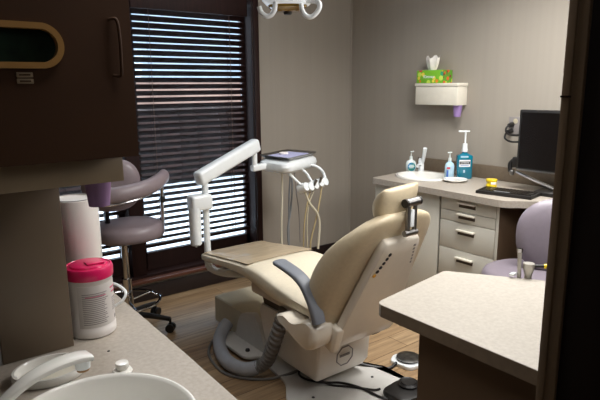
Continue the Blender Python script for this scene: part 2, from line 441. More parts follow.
# tower panel
b = bm_new(); bx(b, .18, .357, 1.51, 1.535, .851, 1.338, .002); tag(obj('divider_panel', b, 'panel', loc=(.27, 1.52, .851)), 'flat taupe upright panel standing on the left counter under the valance', 'panel')
b = bm_new(); bx(b, -.75, .165, 1.56, 1.585, .851, 1.338, .002); tag(obj('back_panel', b, 'cab_dark', loc=(-.3, 1.57, .851)), 'dark back panel at the extreme left edge beside the taupe panel', 'panel')
# counter
SINK = (.29, 1.075); SA, SB = .205, .215
pts = [(-.75, .62), (.25, .62)]
pts += [(.575-.36+.36*math.sin(a), .98-.36*math.cos(a)) for a in [k*PI/2/8 for k in range(1, 9)]] + [(.582, 1.3), (.585, 1.88), (-.75, 1.88)]
t = thing('sink_counter', 'grey laminate sink counter with curved corner in the left foreground', 'counter', (0, 1.2, 0))
def slab_hole(bm, pts, z0, z1, c, a, bb, n=64):
    tb = bmesh.new()
    tmp = []
    # resample outline by angle around c
    P = [Vector((p[0]-c[0], p[1]-c[1])) for p in pts]
    outer = []
    for i in range(n):
        an = 2*PI*i/n; d = Vector((math.cos(an), math.sin(an))); best = 1e9
        for k in range(len(P)):
            p, q = P[k], P[(k+1) % len(P)]; e = q-p
            den = d.x*e.y-d.y*e.x
            if abs(den) < 1e-9: continue
            tt = (p.x*e.y-p.y*e.x)/den; uu = (p.x*d.y-p.y*d.x)/den
            if tt > 0 and -1e-6 <= uu <= 1+1e-6: best = min(best, tt)
        outer.append((c[0]+d.x*best, c[1]+d.y*best))
    inner = [(c[0]+a*math.cos(2*PI*i/n), c[1]+bb*math.sin(2*PI*i/n)) for i in range(n)]
    lo, hi = [Vector((x, y, z0)) for x, y in outer], [Vector((x, y, z1)) for x, y in outer]
    li, hh = [Vector((x, y, z0)) for x, y in inner], [Vector((x, y, z1)) for x, y in inner]
    loft(tb, [lo, hi, hh, li], cap=False, closed=True); merge(bm, tb)
b = bm_new(); slab_hole(b, pts, .81, .85, SINK, SA*.965, SB*.965, 160); obj('worktop', b, 'ctop2', t)
b = bm_new(); bx(b, -.75, .52, 1.50, 1.84, 0, .81); bx(b, -.75, .05, .7, 1.5, 0, .81); bx(b, .05, .5, .92, 1.5, 0, .69); obj('base_cabinet', b, 'cab_dark', t)
# sink basin
t = thing('sink_basin', 'white oval drop-in basin cut off by the bottom edge', 'sink', (SINK[0], SINK[1], .85))
b = bm_new()
prof = [(.95, -.004), (1.0, .002), (1.0, .010), (.985, .017), (.96, .0175), (.935, .010), (.915, -.012), (.87, -.06), (.76, -.11), (.5, -.135), (.12, -.142), (.12, -.15), (.55, -.147), (.8, -.12), (.9, -.07), (.945, -.012)]
t2 = bmesh.new(); n = 64
loft(t2, [[Vector((SINK[0]+SA*f*math.cos(2*PI*i/n), SINK[1]+SB*f*math.sin(2*PI*i/n), .85+z)) for i in range(n)] for f, z in prof], cap=False, closed=True); merge(b, t2)
obj('bowl', b, 'porcelain', t, sharp=85)
b = bm_new(); lathe(b, (SINK[0], SINK[1], .708), [(.001, 0), (.026, 0), (.026, .003), (.001, .004)], 20); obj('drain', b, 'chrome', t)
# faucet: flat arched spout, oval ring escutcheon
t = thing('basin_faucet', 'white arched faucet with flat spout at the left foreground basin', 'faucet', (.1, 1.2, .85))
b = bm_new()
path = spline([(.07, 1.22, .852), (.10, 1.19, .892), (.14, 1.185, .927), (.185, 1.185, .955), (.235, 1.19, .967), (.285, 1.2, .966), (.312, 1.205, .96)], 6)
ring = se(14, 3.2); rings = []
for i, p in enumerate(path):
    d = (path[min(i+1, len(path)-1)]-path[max(i-1, 0)]).normalized(); s = d.cross(Vector((0, 0, 1))).normalized(); u = s.cross(d)
    f = i/(len(path)-1); w = .015+.012*f; h = .009-.001*f
    rings.append([p+s*w*a+u*h*c for a, c in ring])
tb = bmesh.new(); loft(tb, rings); merge(b, tb)
obj('spout', b, 'porcelain', t)
b = bm_new(); cyl(b, (.298, 1.203, .96), (.298, 1.203, .936), .0175, .016); obj('nozzle', b, 'white', t)
b = bm_new(); lathe(b, (.298, 1.203, .930), [(.001, 0), (.0135, 0), (.0135, .007), (.001, .007)], 16); obj('aerator', b, 'brass', t)
b = bm_new(); lathe(b, (.06, 1.225, .85), [(.001, 0), (.03, 0), (.03, .006), (.02, .012), (.001, .012)], 20); obj('base_flange', b, 'porcelain', t)
# oval dish
t = thing('soap_dish', 'white oval ring dish lying on the counter behind the arched spout', 'dish', (.265, 1.385, .85))
b = bm_new(); n = 48
prof = [(.94, 0), (1.0, .006), (1.0, .016), (.97, .022), (.9, .022), (.84, .014), (.82, .004), (.8, .003), (.8, 0)]
tb = bmesh.new(); RZ = Matrix.Rotation(math.radians(-8), 4, 'Z')
loft(tb, [[Vector((.265, 1.385, .85+z))+RZ @ Vector((.088*f*math.cos(2*PI*i/n), .072*f*math.sin(2*PI*i/n), 0)) for i in range(n)] for f, z in prof], cap=False, closed=True); merge(b, tb)
obj('rim', b, 'porcelain', t)
b = bm_new(); lathe(b, (.265, 1.385, .8505), [(.001, 0), (.071, 0), (.071, .003), (.001, .003)], 40, 1, .82); obj('dish_floor', b, 'handle', t)
# push knob
t = thing('push_knob', 'small white round knob on a flange beside the basin', 'knob', (.412, 1.285, .85))
b = bm_new(); lathe(b, (.412, 1.285, .85), [(.001, 0), (.024, 0), (.025, .004), (.022, .009), (.001, .009)], 28); obj('flange', b, 'porcelain', t)
b = bm_new(); lathe(b, (.412, 1.285, .859), [(.001, 0), (.0125, 0), (.016, .004), (.0165, .014), (.0155, .018), (.001, .019)], 28); obj('button', b, 'porcelain', t)
b = bm_new(); lathe(b, (.422, 1.42, .85), [(.001, 0), (.004, 0), (.0035, .0012), (.001, .0014)], 12); tag(obj('pebble', b, 'ink_d', loc=(.422, 1.42, .85)), 'tiny dark speck lying on the left counter', 'speck')
# wipes canister
WC = (.431, 1.575)
t = thing('wipes_canister', 'white plastic wipes canister with magenta lid on the left counter', 'canister', (WC[0], WC[1], .85))
b = bm_new(); R = .064
lathe(b, (*WC, .85), [(.001, 0), (R-.006, 0), (R-.001, .004), (R, .01), (R, .028), (R-.0015, .03), (R-.0015, .165), (R, .167), (R, .173), (R-.004, .177), (.001, .177)], 48); obj('jar', b, 'jar', t)
b = bm_new()
lathe(b, (*WC, 1.023), [(.001, 0), (R+.002, 0), (R+.003, .004), (R+.003, .026), (R+.0005, .032), (R-.004, .034), (R-.006, .031), (R-.012, .031), (R-.014, .036), (R-.02, .0385), (.001, .0395)], 48)
lid = obj('lid', b, 'pink', t)
b = bm_new(); box(b, (WC[0]+.012, WC[1]-.02, 1.064), (.05, .035, .006), .0025); obj('lid_tab', b, 'pink', lid)
def arc_patch(bm, c, r, a0, a1, z0, z1, n=10):
    tb = bmesh.new(); r2 = r-.0008
    rr = []
    for i in range(n+1):
        a = a0+(a1-a0)*i/n; c1, s1 = math.cos(a), math.sin(a)
        rr.append([Vector((c[0]+r*c1, c[1]+r*s1, z0)), Vector((c[0]+r*c1, c[1]+r*s1, z1)), Vector((c[0]+r2*c1, c[1]+r2*s1, z1)), Vector((c[0]+r2*c1, c[1]+r2*s1, z0))])
    loft(tb, rr); merge(bm, tb)
D = math.radians
b = bm_new(); arc_patch(b, WC, R-.0009, D(-140), D(-5), .885, 1.008, 24); lab = obj('label', b, 'label', t)
b = bm_new(); random.seed(7)
for k in range(17):
    z = .895+k*.0056
    arc_patch(b, WC, R-.0005, D(-128), D(-128+random.uniform(55, 70)), z, z+.0022, 8)
for k in range(9):
    z = .915+k*.006
    if k not in (0, 8): arc_patch(b, WC, R-.0005, D(-45), D(-45+random.uniform(14, 26)), z, z+.002, 4)
arc_patch(b, WC, R-.0004, D(-35), D(-27), .893, .903, 3)
obj('small_print', b, 'ink', lab)
b = bm_new(); arc_patch(b, WC, R-.0004, D(-50), D(-12), .988, .992, 5); arc_patch(b, WC, R-.0004, D(-46), D(-16), .975, .978, 5); arc_patch(b, WC, R-.0004, D(-120), D(-66), .976, .978, 5); obj('heading_print', b, 'pinkink', lab)
# tall white roll behind the canister
RC = (.452, 1.735)
t = thing('white_tub', 'tall smooth white cylindrical tub standing behind the wipes canister', 'tub', (RC[0], RC[1], .85))
b = bm_new(); lathe(b, (*RC, .85), [(.001, 0), (.064, 0), (.067, .004), (.067, .372), (.064, .374), (.062, .370), (.001, .368)], 40); obj('tub_body', b, 'tubm', t)
b = bm_new(); lathe(b, (*RC, 1.2235), [(.0615, 0), (.0655, 0), (.0655, .002), (.0615, .002)], 40, closed=True); obj('tub_rim', b, 'ink', t)
# purple cup under valance
b = bm_new(); lathe(b, (.412, 1.36, 1.268), [(.001, 0), (.025, 0), (.034, .085), (.0325, .085), (.023, .004), (.001, .004)], 28)
tag(obj('paper_cup', b, 'cup_d', loc=(.412, 1.36, 1.268)), 'violet paper cup hanging under the taupe valance, left of the stool', 'cup', 'purple paper cups')
# looped white cable
b = bm_new(); tube(b, [(.515, 1.70, .856), (.545, 1.66, .885), (.562, 1.66, .912), (.556, 1.70, .925), (.545, 1.76, .92), (.53, 1.81, .90), (.49, 1.84, .856)], .0045, seg=8)
tag(obj('power_cable', b, 'white', loc=(.54, 1.7, .85)), 'looped white cord on the counter behind the magenta-lidded canister', 'cord')

# ================================================================== RIGHT PENINSULA
t = thing('peninsula_counter', 'grey speckled laminate counter with a brown front in the right foreground', 'counter', (1.55, .85, 0))
pp = round_poly([(1.236, 1.212), (1.236, .425), (1.91, .425), (1.91, .915), (1.672, 1.277)], [.03, 0, 0, 0, .015])
b = bm_new(); poly_slab(b, pp, .808, .85, 0); obj('worktop', b, 'ctop', t)
b = bm_new(); n = len(pp)
poly_slab(b, [(1.235, 1.19), (1.235, .425), (1.2365, .425), (1.2365, 1.19)], .808, .8485); obj('edge_band', b, 'cedge', t)
b = bm_new(); poly_slab(b, [(1.265, 1.05), (1.265, .425), (1.86, .425), (1.86, .88), (1.70, 1.12)], 0, .807); obj('front_panel', b, 'peninsula', t)
# instruments on the far edge
def syringe():
    t = thing('air_water_syringe', 'slim silver syringe handle standing at the far counter edge, left one', 'syringe', (1.835, 1.067, .80))
    b = bm_new(); tube(b, [(1.830, 1.057, .80), (1.832, 1.060, .86), (1.835, 1.064, .915), (1.837, 1.067, .945)], lambda f: .0085-.0015*math.sin(f*PI), seg=12); obj('barrel', b, 'silver', t)
    b = bm_new(); cyl(b, (1.837, 1.067, .943), (1.838, 1.068, .957), .0105, .0115, 14); obj('tip_nut', b, 'chrome', t)
    b = bm_new(); box(b, (1.810, 1.072, .862), (.03, .016, .010), .003); obj('thumb_button', b, 'white', t)
syringe()
t = thing('suction_handpiece', 'grey suction valve with yellow-tipped lever at the far counter edge', 'handpiece', (1.853, 1.041, .80))
b = bm_new(); lathe(b, (1.853, 1.036, .80), [(.001, 0), (.012, 0), (.013, .06), (.020, .085), (.020, .105), (.001, .107)], 18); obj('valve_body', b, 'silver', t)
b = bm_new(); cyl(b, (1.863, 1.026, .895), (1.885, 0.995, .897), .006, .006, 10); obj('lever', b, 'black', t)
b = bm_new(); cyl(b, (1.885, .995, .897), (1.893, .984, .898), .009, .009, 10); obj('lever_tip', b, 'yellow', t)
b = bm_new(); lathe(b, (1.888, 0.971, .80), [(.001, 0), (.011, 0), (.010, .06), (.008, .085), (.001, .086)], 16)
tag(obj('saliva_ejector', b, 'steel', loc=(1.888, 0.971, .80)), 'short dull metal stub at the far counter edge, right one', 'handpiece')
b = bm_new(); bar(b, (1.765, 1.19, .80), (1.955, .89, .80), .05, .016, .004)
tag(obj('instrument_bracket', b, 'black', loc=(1.84, 1.07, .80)), 'bracket holding the suction handpieces behind the foreground counter', 'bracket')

# ================================================================== BACK COUNTER
HC = .89; FX = 2.862
t = thing('wall_worktop', 'grey laminate worktop along the right wall with angled end', 'counter', (3.1, 2.2, HC))
wp = round_poly([(FX, 2.875), (XR-.001, 2.965), (XR-.001, .425), (3.14, .425), (3.09, 1.54), (FX-.012, 1.785)], [.01, 0, 0, 0, .05, .03])
BS = (3.17, 2.655); BA, BB = .185, .215
b = bm_new(); slab_hole(b, wp, HC-.042, HC, BS, BA*.965, BB*.965, 240); obj('worktop', b, 'ctop2', t)
b = bm_new(); bx(b, XR-.02, XR-.001, .425, 2.95, HC, HC+.10, .003); obj('backsplash', b, 'cedge', t)
# basin
t = thing('hand_basin', 'white oval basin set in the worktop at the wall', 'sink', (*BS, HC))
b = bm_new(); n = 56
prof = [(.95, -.004), (1.0, .002), (1.0, .010), (.98, .015), (.93, .014), (.9, .004), (.87, -.05), (.72, -.11), (.4, -.13), (.1, -.135), (.1, -.142), (.5, -.138), (.8, -.115), (.91, -.05), (.935, -.01)]
tb = bmesh.new(); loft(tb, [[Vector((BS[0]+BA*f*math.cos(2*PI*i/n), BS[1]+BB*f*math.sin(2*PI*i/n), HC+z)) for i in range(n)] for f, z in prof], cap=False, closed=True); merge(b, tb)
obj('bowl', b, 'porcelain', t)
# faucet
FA = (3.335, 2.815)
t = thing('sink_mixer_tap', 'white mixer tap with raised lever behind the wall basin', 'faucet', (*FA, HC))
b = bm_new(); lathe(b, (*FA, HC), [(.001, 0), (.027, 0), (.025, .006), (.023, .012), (.022, .10), (.018, .112), (.001, .114)], 20); obj('tap_body', b, 'white', t)
b = bm_new(); tube(b, [(FA[0]+.004, FA[1]-.004, HC+.06), (FA[0]-.01, FA[1]-.03, HC+.12), (FA[0]-.03, FA[1]-.06, HC+.195)], lambda f: .013+.003*f, seg=12); obj('lever', b, 'white', t)
b = bm_new(); tube(b, [(FA[0]-.01, FA[1], HC+.05), (FA[0]-.06, FA[1]-.03, HC+.07), (FA[0]-.11, FA[1]-.06, HC+.065)], .011, seg=12); obj('spout', b, 'white', t)
# base cabinets: door cabinet
CXF = 2.89
t = thing('sink_cabinet', 'pale grey base cabinet with plain door under the wall basin', 'cabinet', (3.17, 2.55, 0))
b = bm_new(); bx(b, CXF+.02, XR-.001, 2.269, 2.86, .10, HC-.172); bx(b, CXF+.02, CXF+.04, 2.269, 2.86, HC-.175, HC-.043); bx(b, CXF+.07, XR-.001, 2.269, 2.86, 0, .10); obj('carcass', b, 'gap', t)
b = bm_new(); bx(b, CXF, CXF+.019, 2.275, 2.866, .11, HC-.052, .002); d = obj('door', b, 'cabinet', t)
# kneehole panel
b = bm_new(); bx(b, 3.25, 3.27, .425, 1.823, .0, HC-.043); tag(obj('kneehole_panel', b, 'peninsula', loc=(3.26, 1.1, 0)), 'brown panel closing the back of the knee space under the worktop', 'panel')
# drawer unit
t = thing('drawer_unit', 'pale grey cabinet of drawers with cream pulls next to the knee space', 'drawers', (3.17, 2.05, 0))
DY0, DY1 = 1.845, 2.262
b = bm_new(); bx(b, CXF+.02, XR-.03, DY0, DY1, .10, HC-.043); bx(b, CXF+.07, XR-.03, DY0, DY1, 0, .10); obj('carcass', b, 'gap', t)
b = bm_new(); bx(b, CXF, XR-.03, DY0-.02, DY0-.001, 0, HC-.043, .001); obj('end_panel', b, 'peninsula', t)  # brown here also carries the shade of the knee space
b = bm_new(); bx(b, CXF-.002, CXF+.0, DY0-.02, DY0-.001, 0, HC-.043); obj('edge_strip', b, 'cabinet', t)
ed = [HC-.052, .760, .690, .505, .31, .11]
for k in range(5):
    b = bm_new(); bx(b, CXF, CXF+.019, DY0+.003, DY1-.003, ed[k+1]+.003, ed[k], .002)
    d = obj('drawer', b, 'cabinet', t)
    zt = (ed[k]+ed[k+1])/2+.022 if k < 2 else ed[k]-.048
    b = bm_new(); yc = 2.055
    bx(b, CXF-.024, CXF, yc-.066, yc+.066, zt-.006, zt+.007, .003); obj('drawer_pull', b, 'handle', d)
    b = bm_new(); bx(b, CXF-.0015, CXF+.0005, yc-.062, yc+.062, zt-.030, zt-.006, 0); obj('pull_recess', b, 'gap', d)
# --- things on the worktop
def bottle_pump(bm, c, z, h, r):
    cyl(bm, (c[0], c[1], z), (c[0], c[1], z+h*.35), r*1.5, r*1.3, 16)
    cyl(bm, (c[0], c[1], z+h*.35), (c[0], c[1], z+h*.9), r*.45, r*.45, 10)
# hand soap
SP = (3.275, 2.912); sz = HC
t = thing('hand_soap', 'squat clear soap pump with green and blue label behind the wall basin', 'soap bottle', (*SP, sz))
SP = (3.285, 2.875); t.location = (*SP, sz)
vl = Vector((.795, -.606, 0))   # shelf-facing width direction
def flat_bottle(bm, c, prof, z0, wd, depth=.5, e=2.6, seg=28):
    tb = bmesh.new(); ring = se(seg, e); nd = Vector((-wd.y, wd.x, 0))
    loft(tb, [[Vector((c[0], c[1], z0+z))+wd*w*a+nd*(w*depth if isinstance(depth, float) else depth(w))*bq for a, bq in ring] for w, z in prof]); merge(bm, tb)
b = bm_new(); flat_bottle(b, SP, [(.030, 0), (.036, .006), (.041, .04), (.040, .07), (.032, .088), (.016, .096), (.013, .104)], sz, vl, .62); obj('bottle', b, 'clear', t)
b = bm_new(); nd = Vector((-.606, -.795, 0))
tb = bmesh.new()
for i in range(25): pass
ctr = Vector((*SP, sz+.046))+nd*.0255
vs = [tb.verts.new(ctr+vl*.030*math.cos(2*PI*i/28)+Vector((0, 0, 1))*.034*math.sin(2*PI*i/28)) for i in range(28)]
tb.faces.new(vs); f = bmesh.ops.extrude_face_region(tb, geom=tb.faces[:]); bmesh.ops.translate(tb, verts=[v for v in f['geom'] if isinstance(v, bmesh.types.BMVert)], vec=nd*.0015); merge(b, tb)
lab = obj('label', b, 'soaplab', t)
b = bm_new()
for k, w in ((.012, .018), (.002, .022), (-.008, .016)): bar(b, ctr+vl*-w+nd*.002+Vector((0, 0, k)), ctr+vl*w+nd*.002+Vector((0, 0, k)), .001, .005, 0)
obj('label_print', b, 'white', lab)
b = bm_new(); bottle_pump(b, SP, sz+.104, .06, .009); bar(b, (SP[0]-.012, SP[1]-.006, sz+.162), (SP[0]+.02, SP[1]-.004, sz+.162), .014, .010, .003); obj('pump', b, 'clear', t)
# sanitizer
SN = (3.27, 2.495)
t = thing('gel_bottle', 'small clear pump bottle of pale blue gel beside the teal mouthwash', 'sanitizer bottle', (*SN, HC))
b = bm_new(); flat_bottle(b, SN, [(.030, 0), (.034, .005), (.034, .09), (.028, .11), (.013, .122), (.012, .13)], HC, vl, .6); obj('bottle', b, 'gel', t)
b = bm_new(); c = Vector((*SN, HC+.05))+nd*.0215
bar(b, c-vl*.024+Vector((0, 0, .028)), c+vl*.0+Vector((0, 0, .028)), .001, .014, 0); obj('red_mark', b, 'redink', t)
b = bm_new(); bar(b, c-vl*.026-Vector((0, 0, .012)), c-vl*.012-Vector((0, 0, .012)), .001, .05, 0); obj('blue_mark', b, 'blueink', t)
b = bm_new(); bottle_pump(b, SN, HC+.13, .06, .009); bar(b, (SN[0]-.02, SN[1]+.004, HC+.19), (SN[0]+.014, SN[1]-.004, HC+.19), .014, .010, .003); obj('pump', b, 'clear', t)
# mouthwash
MW = (3.345, 2.425)
t = thing('mouthwash_bottle', 'large teal mouthwash bottle with white pump on the worktop', 'mouthwash', (*MW, HC))
b = bm_new(); flat_bottle(b, MW, [(.050, 0), (.055, .006), (.056, .158), (.054, .170), (.030, .180), (.018, .186), (.017, .205)], HC, vl, .62, 5); obj('bottle', b, 'teal', t)
c = Vector((*MW, HC+.115))+nd*.0352-vl*.006
b = bm_new(); bar(b, c-vl*.040, c+vl*.040, .001, .05, 0); lab = obj('label', b, 'white', t)
b = bm_new(); bar(b, c-vl*.038+nd*.0008+Vector((0, 0, .004)), c+vl*.038+nd*.0008+Vector((0, 0, .004)), .001, .020, 0); obj('label_band', b, 'ink_d', lab)
lettering('lettering', 'LISTERINE', .0135, 'white', lab, c+nd*.0016+Vector((0, 0, .004)), vl, (0, 0, 1))
b = bm_new(); bar(b, c-vl*.030+nd*.0008-Vector((0, 0, .014)), c+vl*.030+nd*.0008-Vector((0, 0, .014)), .001, .004, 0); obj('small_print', b, 'blueink', lab)
b = bm_new(); bar(b, c-vl*.03+Vector((0, 0, .047)), c+vl*.024+Vector((0, 0, .047)), .001, .012, 0); obj('neck_print', b, 'gel', t)
b = bm_new(); bar(b, c-vl*.008-Vector((0, 0, .058)), c+vl*.004-Vector((0, 0, .058)), .001, .02, 0); obj('foot_print', b, 'gel', t)
b = bm_new(); cyl(b, (*MW, HC+.195), (*MW, HC+.215), .021, .021); cyl(b, (*MW, HC+.215), (*MW, HC+.255), .019, .016); cyl(b, (*MW, HC+.255), (*MW, HC+.337), .006, .006, 10)
bar(b, Vector((*MW, HC+.342))-vl*.05, Vector((*MW, HC+.342))+vl*.03, .02, .012, .004); obj('pump', b, 'white', t)
# dish
PL = (3.19, 2.38)
b = bm_new(); lathe(b, (*PL, HC), [(.001, 0), (.06, 0), (.084, .012), (.086, .018), (.082, .020), (.06, .012), (.001, .011)], 36)
tag(obj('saucer', b, 'porcelain', loc=(*PL, HC)), 'round white saucer lying in front of the mouthwash bottle', 'dish')
# yellow tub
YB = (3.19, 2.09)
t = thing('floss_tub', 'small yellow waisted tub with pale label next to the keyboard', 'tub', (*YB, HC))
b = bm_new(); lathe(b, (*YB, HC), [(.001, 0), (.034, 0), (.035, .004), (.034, .018), (.030, .025), (.030, .032), (.035, .039), (.036, .052), (.034, .055), (.001, .055)], 28); obj('tub', b, 'yellow', t)
b = bm_new(); c = Vector((*YB, HC+.03))+nd*.0335; bar(b, c-vl*.016, c+vl*.016, .004, .016, .001); obj('label', b, 'paper', t)
# keyboard
t = thing('keyboard', 'black computer keyboard at the worktop edge', 'keyboard', (3.03, 1.88, HC))
kd = Vector((.115, -.37, 0)).normalized(); kn = Vector((-kd.y, kd.x, 0))
kp = [Vector((2.937, 2.035, 0)), Vector((3.135, 2.085, 0)), Vector((3.155, 1.70, 0)), Vector((2.955, 1.72, 0))]
kp = [(2.93, 2.03), (3.10, 2.075), (3.165, 1.725), (2.99, 1.69)]
b = bm_new(); poly_slab(b, kp, HC, HC+.02, .004); obj('case', b, 'black', t)
o = Vector((2.93, 2.03)); e1 = Vector((3.10, 2.075))-o; e2 = Vector((2.99, 1.69))-o
b = bm_new()
for r in range(5):
    for k in range(15):
        p = o+e1*(.13+.165*r+.02)+e2*(.04+.0635*k); q = e1.normalized()
        a = p; dd = e1*.125; ee = e2*.05
        poly_slab(b, [tuple(a), tuple(a+dd), tuple(a+dd+ee), tuple(a+ee)], HC+.02, HC+.0235)
obj('keys', b, 'screen', t)
b = bm_new(); a = o+e1*.10+e2*.32; poly_slab(b, [tuple(a), tuple(a+e1*.12), tuple(a+e1*.12+e2*.28), tuple(a+e2*.28)], HC+.0236, HC+.0242); obj('sticker', b, 'hose_g', t)
# monitor
MX = 3.22
t = thing('computer_monitor', 'black flat monitor on a stand beside the door frame', 'monitor', (3.26, 1.69, HC))
b = bm_new(); bx(b, MX, MX+.04, 1.45, 1.94, 1.02, 1.402, .006); obj('housing', b, 'black', t)
b = bm_new(); bx(b, MX-.001, MX+.001, 1.467, 1.925, 1.038, 1.386); obj('screen', b, 'screen', t)
b = bm_new(); bx(b, MX-.0015, MX+.002, 1.455, 1.935, 1.021, 1.031, .001); obj('bottom_bezel', b, 'steel', t)
b = bm_new(); tube(b, [(MX+.02, 1.94, 1.005), (MX+.0, 1.86, .985), (MX+.01, 1.77, .955), (MX+.03, 1.68, .925)], .010, seg=8, sx=1.6); obj('stand_arm', b, 'steel', t)
b = bm_new(); bar(b, (MX+.045, 1.66, HC+.02), (MX+.05, 1.68, 1.10), .06, .03, .006); obj('stand_neck', b, 'black', t)
b = bm_new(); poly_slab(b, round_poly([(3.15, 1.78), (3.40, 1.82), (3.40, 1.55), (3.15, 1.56)], .03), HC, HC+.022, .004); obj('stand_base', b, 'black', t)
# camera head clipped beside the monitor
t = thing('cable_hub', 'black adapter with silver knob clipped left of the monitor', 'adapter', (MX+.03, 1.965, 1.02))
b = bm_new(); box(b, (MX+.03, 1.955, 1.065), (.04, .05, .07), .01, 3); tube(b, [(MX+.03, 1.975, 1.08), (MX+.02, 1.995, 1.05), (MX+.02, 1.99, 1.0)], .013, seg=8); obj('clip_body', b, 'black', t)
b = bm_new(); box(b, (MX+.01, 1.972, .998), (.03, .024, .034), .008, 3); obj('knob', b, 'steel', t)
# outlet
t = thing('wall_outlet', 'dark grey wall outlet plate beside the monitor', 'outlet', (XR, 2.125, 1.28))
b = bm_new(); bx(b, XR-.006, XR-.0005, 2.085, 2.165, 1.215, 1.34, .002); obj('plate', b, 'ink', t)
b = bm_new(); cyl(b, (XR-.008, 2.115, 1.312), (XR-.005, 2.115, 1.312), .017, .017, 16); obj('socket', b, 'box', t)
for (y, z, lb) in ((2.135, 1.29, 'upper black plug in the wall outlet with its cord looping to the monitor'), (2.14, 1.245, 'lower black plug in the wall outlet beside the monitor')):
    t = thing('power_plug', lb, 'plug', (XR-.008, y, z), 'plugs in the wall outlet')
    b = bm_new(); cyl(b, (XR-.0075, y, z), (XR-.045, y+.005, z-.006), .017, .013, 14); obj('plug_body', b, 'black', t)
    b = bm_new(); tube(b, [(XR-.043, y+.004, z-.006), (XR-.06, y+.012, z-.022), (XR-.07, y+.005, z-.05), (XR-.10, y-.06, z-.065), (XR-.14, y-.16, z-.055)], .0065, seg=8); obj('cord', b, 'black', t)

# ================================================================== WALL SHELF
t = thing('wall_shelf_box', 'cream box shelf fixed to the right wall under the tissue box', 'shelf', (3.41, 2.72, 1.41))
SX0 = 3.345; SY0, SY1 = 2.515, 2.915
b = bm_new(); bx(b, SX0+.006, XR-.001, SY0+.006, SY1-.006, 1.412, 1.55, .002); obj('shelf_box', b, 'handle', t)
b = bm_new(); bx(b, SX0, XR-.001, SY0, SY1, 1.55, 1.572, .003); obj('shelf_top', b, 'handle', t)
t = thing('tissue_box', 'bright green flower-print tissue box on the wall shelf', 'tissue box', (3.405, 2.74, 1.572))
b = bm_new(); bx(b, 3.352, 3.462, 2.655, 2.905, 1.573, 1.668, .002); bxo = obj('carton', b, 'tissue', t)
b = bm_new(); bx(b, 3.353, 3.461, 2.6535, 2.655, 1.574, 1.667); obj('carton_end', b, 'tissue_end', t)
lettering('lettering', 'Kleenex', .032, 'white', bxo, (3.3515, 2.785, 1.62), (0, -1, 0), (0, 0, 1))
b = bm_new(); random.seed(11)
ring = se(24, 2); rings = []
for k, (z, w, dd) in enumerate(((0, .035, .012), (.02, .045, .018), (.05, .055, .024), (.08, .06, .028), (.10, .064, .02))):
    rings.append([Vector((3.405+dd*s*(1+.35*math.sin(5*i)), 2.795+w*c, 1.668+z+(.012*math.sin(i*1.3) if k == 4 else 0))) for i, (c, s) in enumerate(ring)])
tb = bmesh.new(); loft(tb, rings, cap=False); merge(b, tb); obj('tissue', b, 'paper', t)
b = bm_new(); lathe(b, (3.41, 2.555, 1.328), [(.001, 0), (.024, 0), (.034, .084), (.0325, .084), (.023, .003), (.001, .003)], 24)
tag(obj('paper_cup', b, 'cup', loc=(3.41, 2.555, 1.328)), 'lilac paper cup hanging under the cream wall shelf', 'cup', 'purple paper cups')

# ================================================================== DENTAL CHAIR
CX = 1.722
t = thing('dental_chair', 'cream vinyl reclined dental chair with ivory back shell in the room centre', 'dental chair', (CX, 2.2, 0))
ring = se(28, 4.5)
def lerp_tab(tab, x):
    for (a, *p), (c, *q) in zip(tab, tab[1:]):
        if a <= x <= c:
            f = (x-a)/(c-a); f = f*f*(3-2*f) if False else f
            return [u+(v-u)*f for u, v in zip(p, q)]
    return list(tab[0][1:]) if x < tab[0][0] else list(tab[-1][1:])
def csp(tab, x):
    """catmull through a table of (x, values...)"""
    n = len(tab)
    for i in range(n-1):
        if tab[i][0] <= x <= tab[i+1][0]:
            h = tab[i+1][0]-tab[i][0]; s = (x-tab[i][0])/h; out = []
            for k in range(1, len(tab[0])):
                y0, y1 = tab[i][k], tab[i+1][k]
                m0 = (y1-tab[i-1][k])/(tab[i+1][0]-tab[i-1][0]) if i > 0 else (y1-y0)/h
                m1 = (tab[i+2][k]-y0)/(tab[i+2][0]-tab[i][0]) if i < n-2 else (y1-y0)/h
                out.append((2*s**3-3*s*s+1)*y0+(s**3-2*s*s+s)*h*m0+(-2*s**3+3*s*s)*y1+(s**3-s*s)*h*m1)
            return out
    return list(tab[0][1:]) if x < tab[0][0] else list(tab[-1][1:])
# seat + leg rest: y, top, bottom, half width
ST = [(1.84, .53, .475, .22), (1.95, .56, .485, .242), (2.08, .575, .48, .246), (2.22, .60, .485, .246), (2.35, .617, .508, .245), (2.5, .608, .528, .242), (2.66, .588, .524, .238), (2.8, .570, .510, .234), (2.96, .552, .494, .23)]
rings = []
N = 44
for i in range(N+1):
    y = 1.84+(2.96-1.84)*i/N; zt, zb, w = csp(ST, y)
    rings.append([Vector((CX+w*a, y, (zt+zb)/2+(zt-zb)/2*c)) for a, c in ring])
for k, (dy, f) in enumerate(((.012, .97), (.02, .9), (.024, .78))):
    zt, zb, w = csp(ST, 2.96); rings.append([Vector((CX+w*(1-(1-f)*.12)*a, 2.96+dy, (zt+zb)/2+(zt-zb)/2*f*c)) for a, c in ring])
b = bm_new(); loft(b, rings); obj('seat', b, 'cream', t)
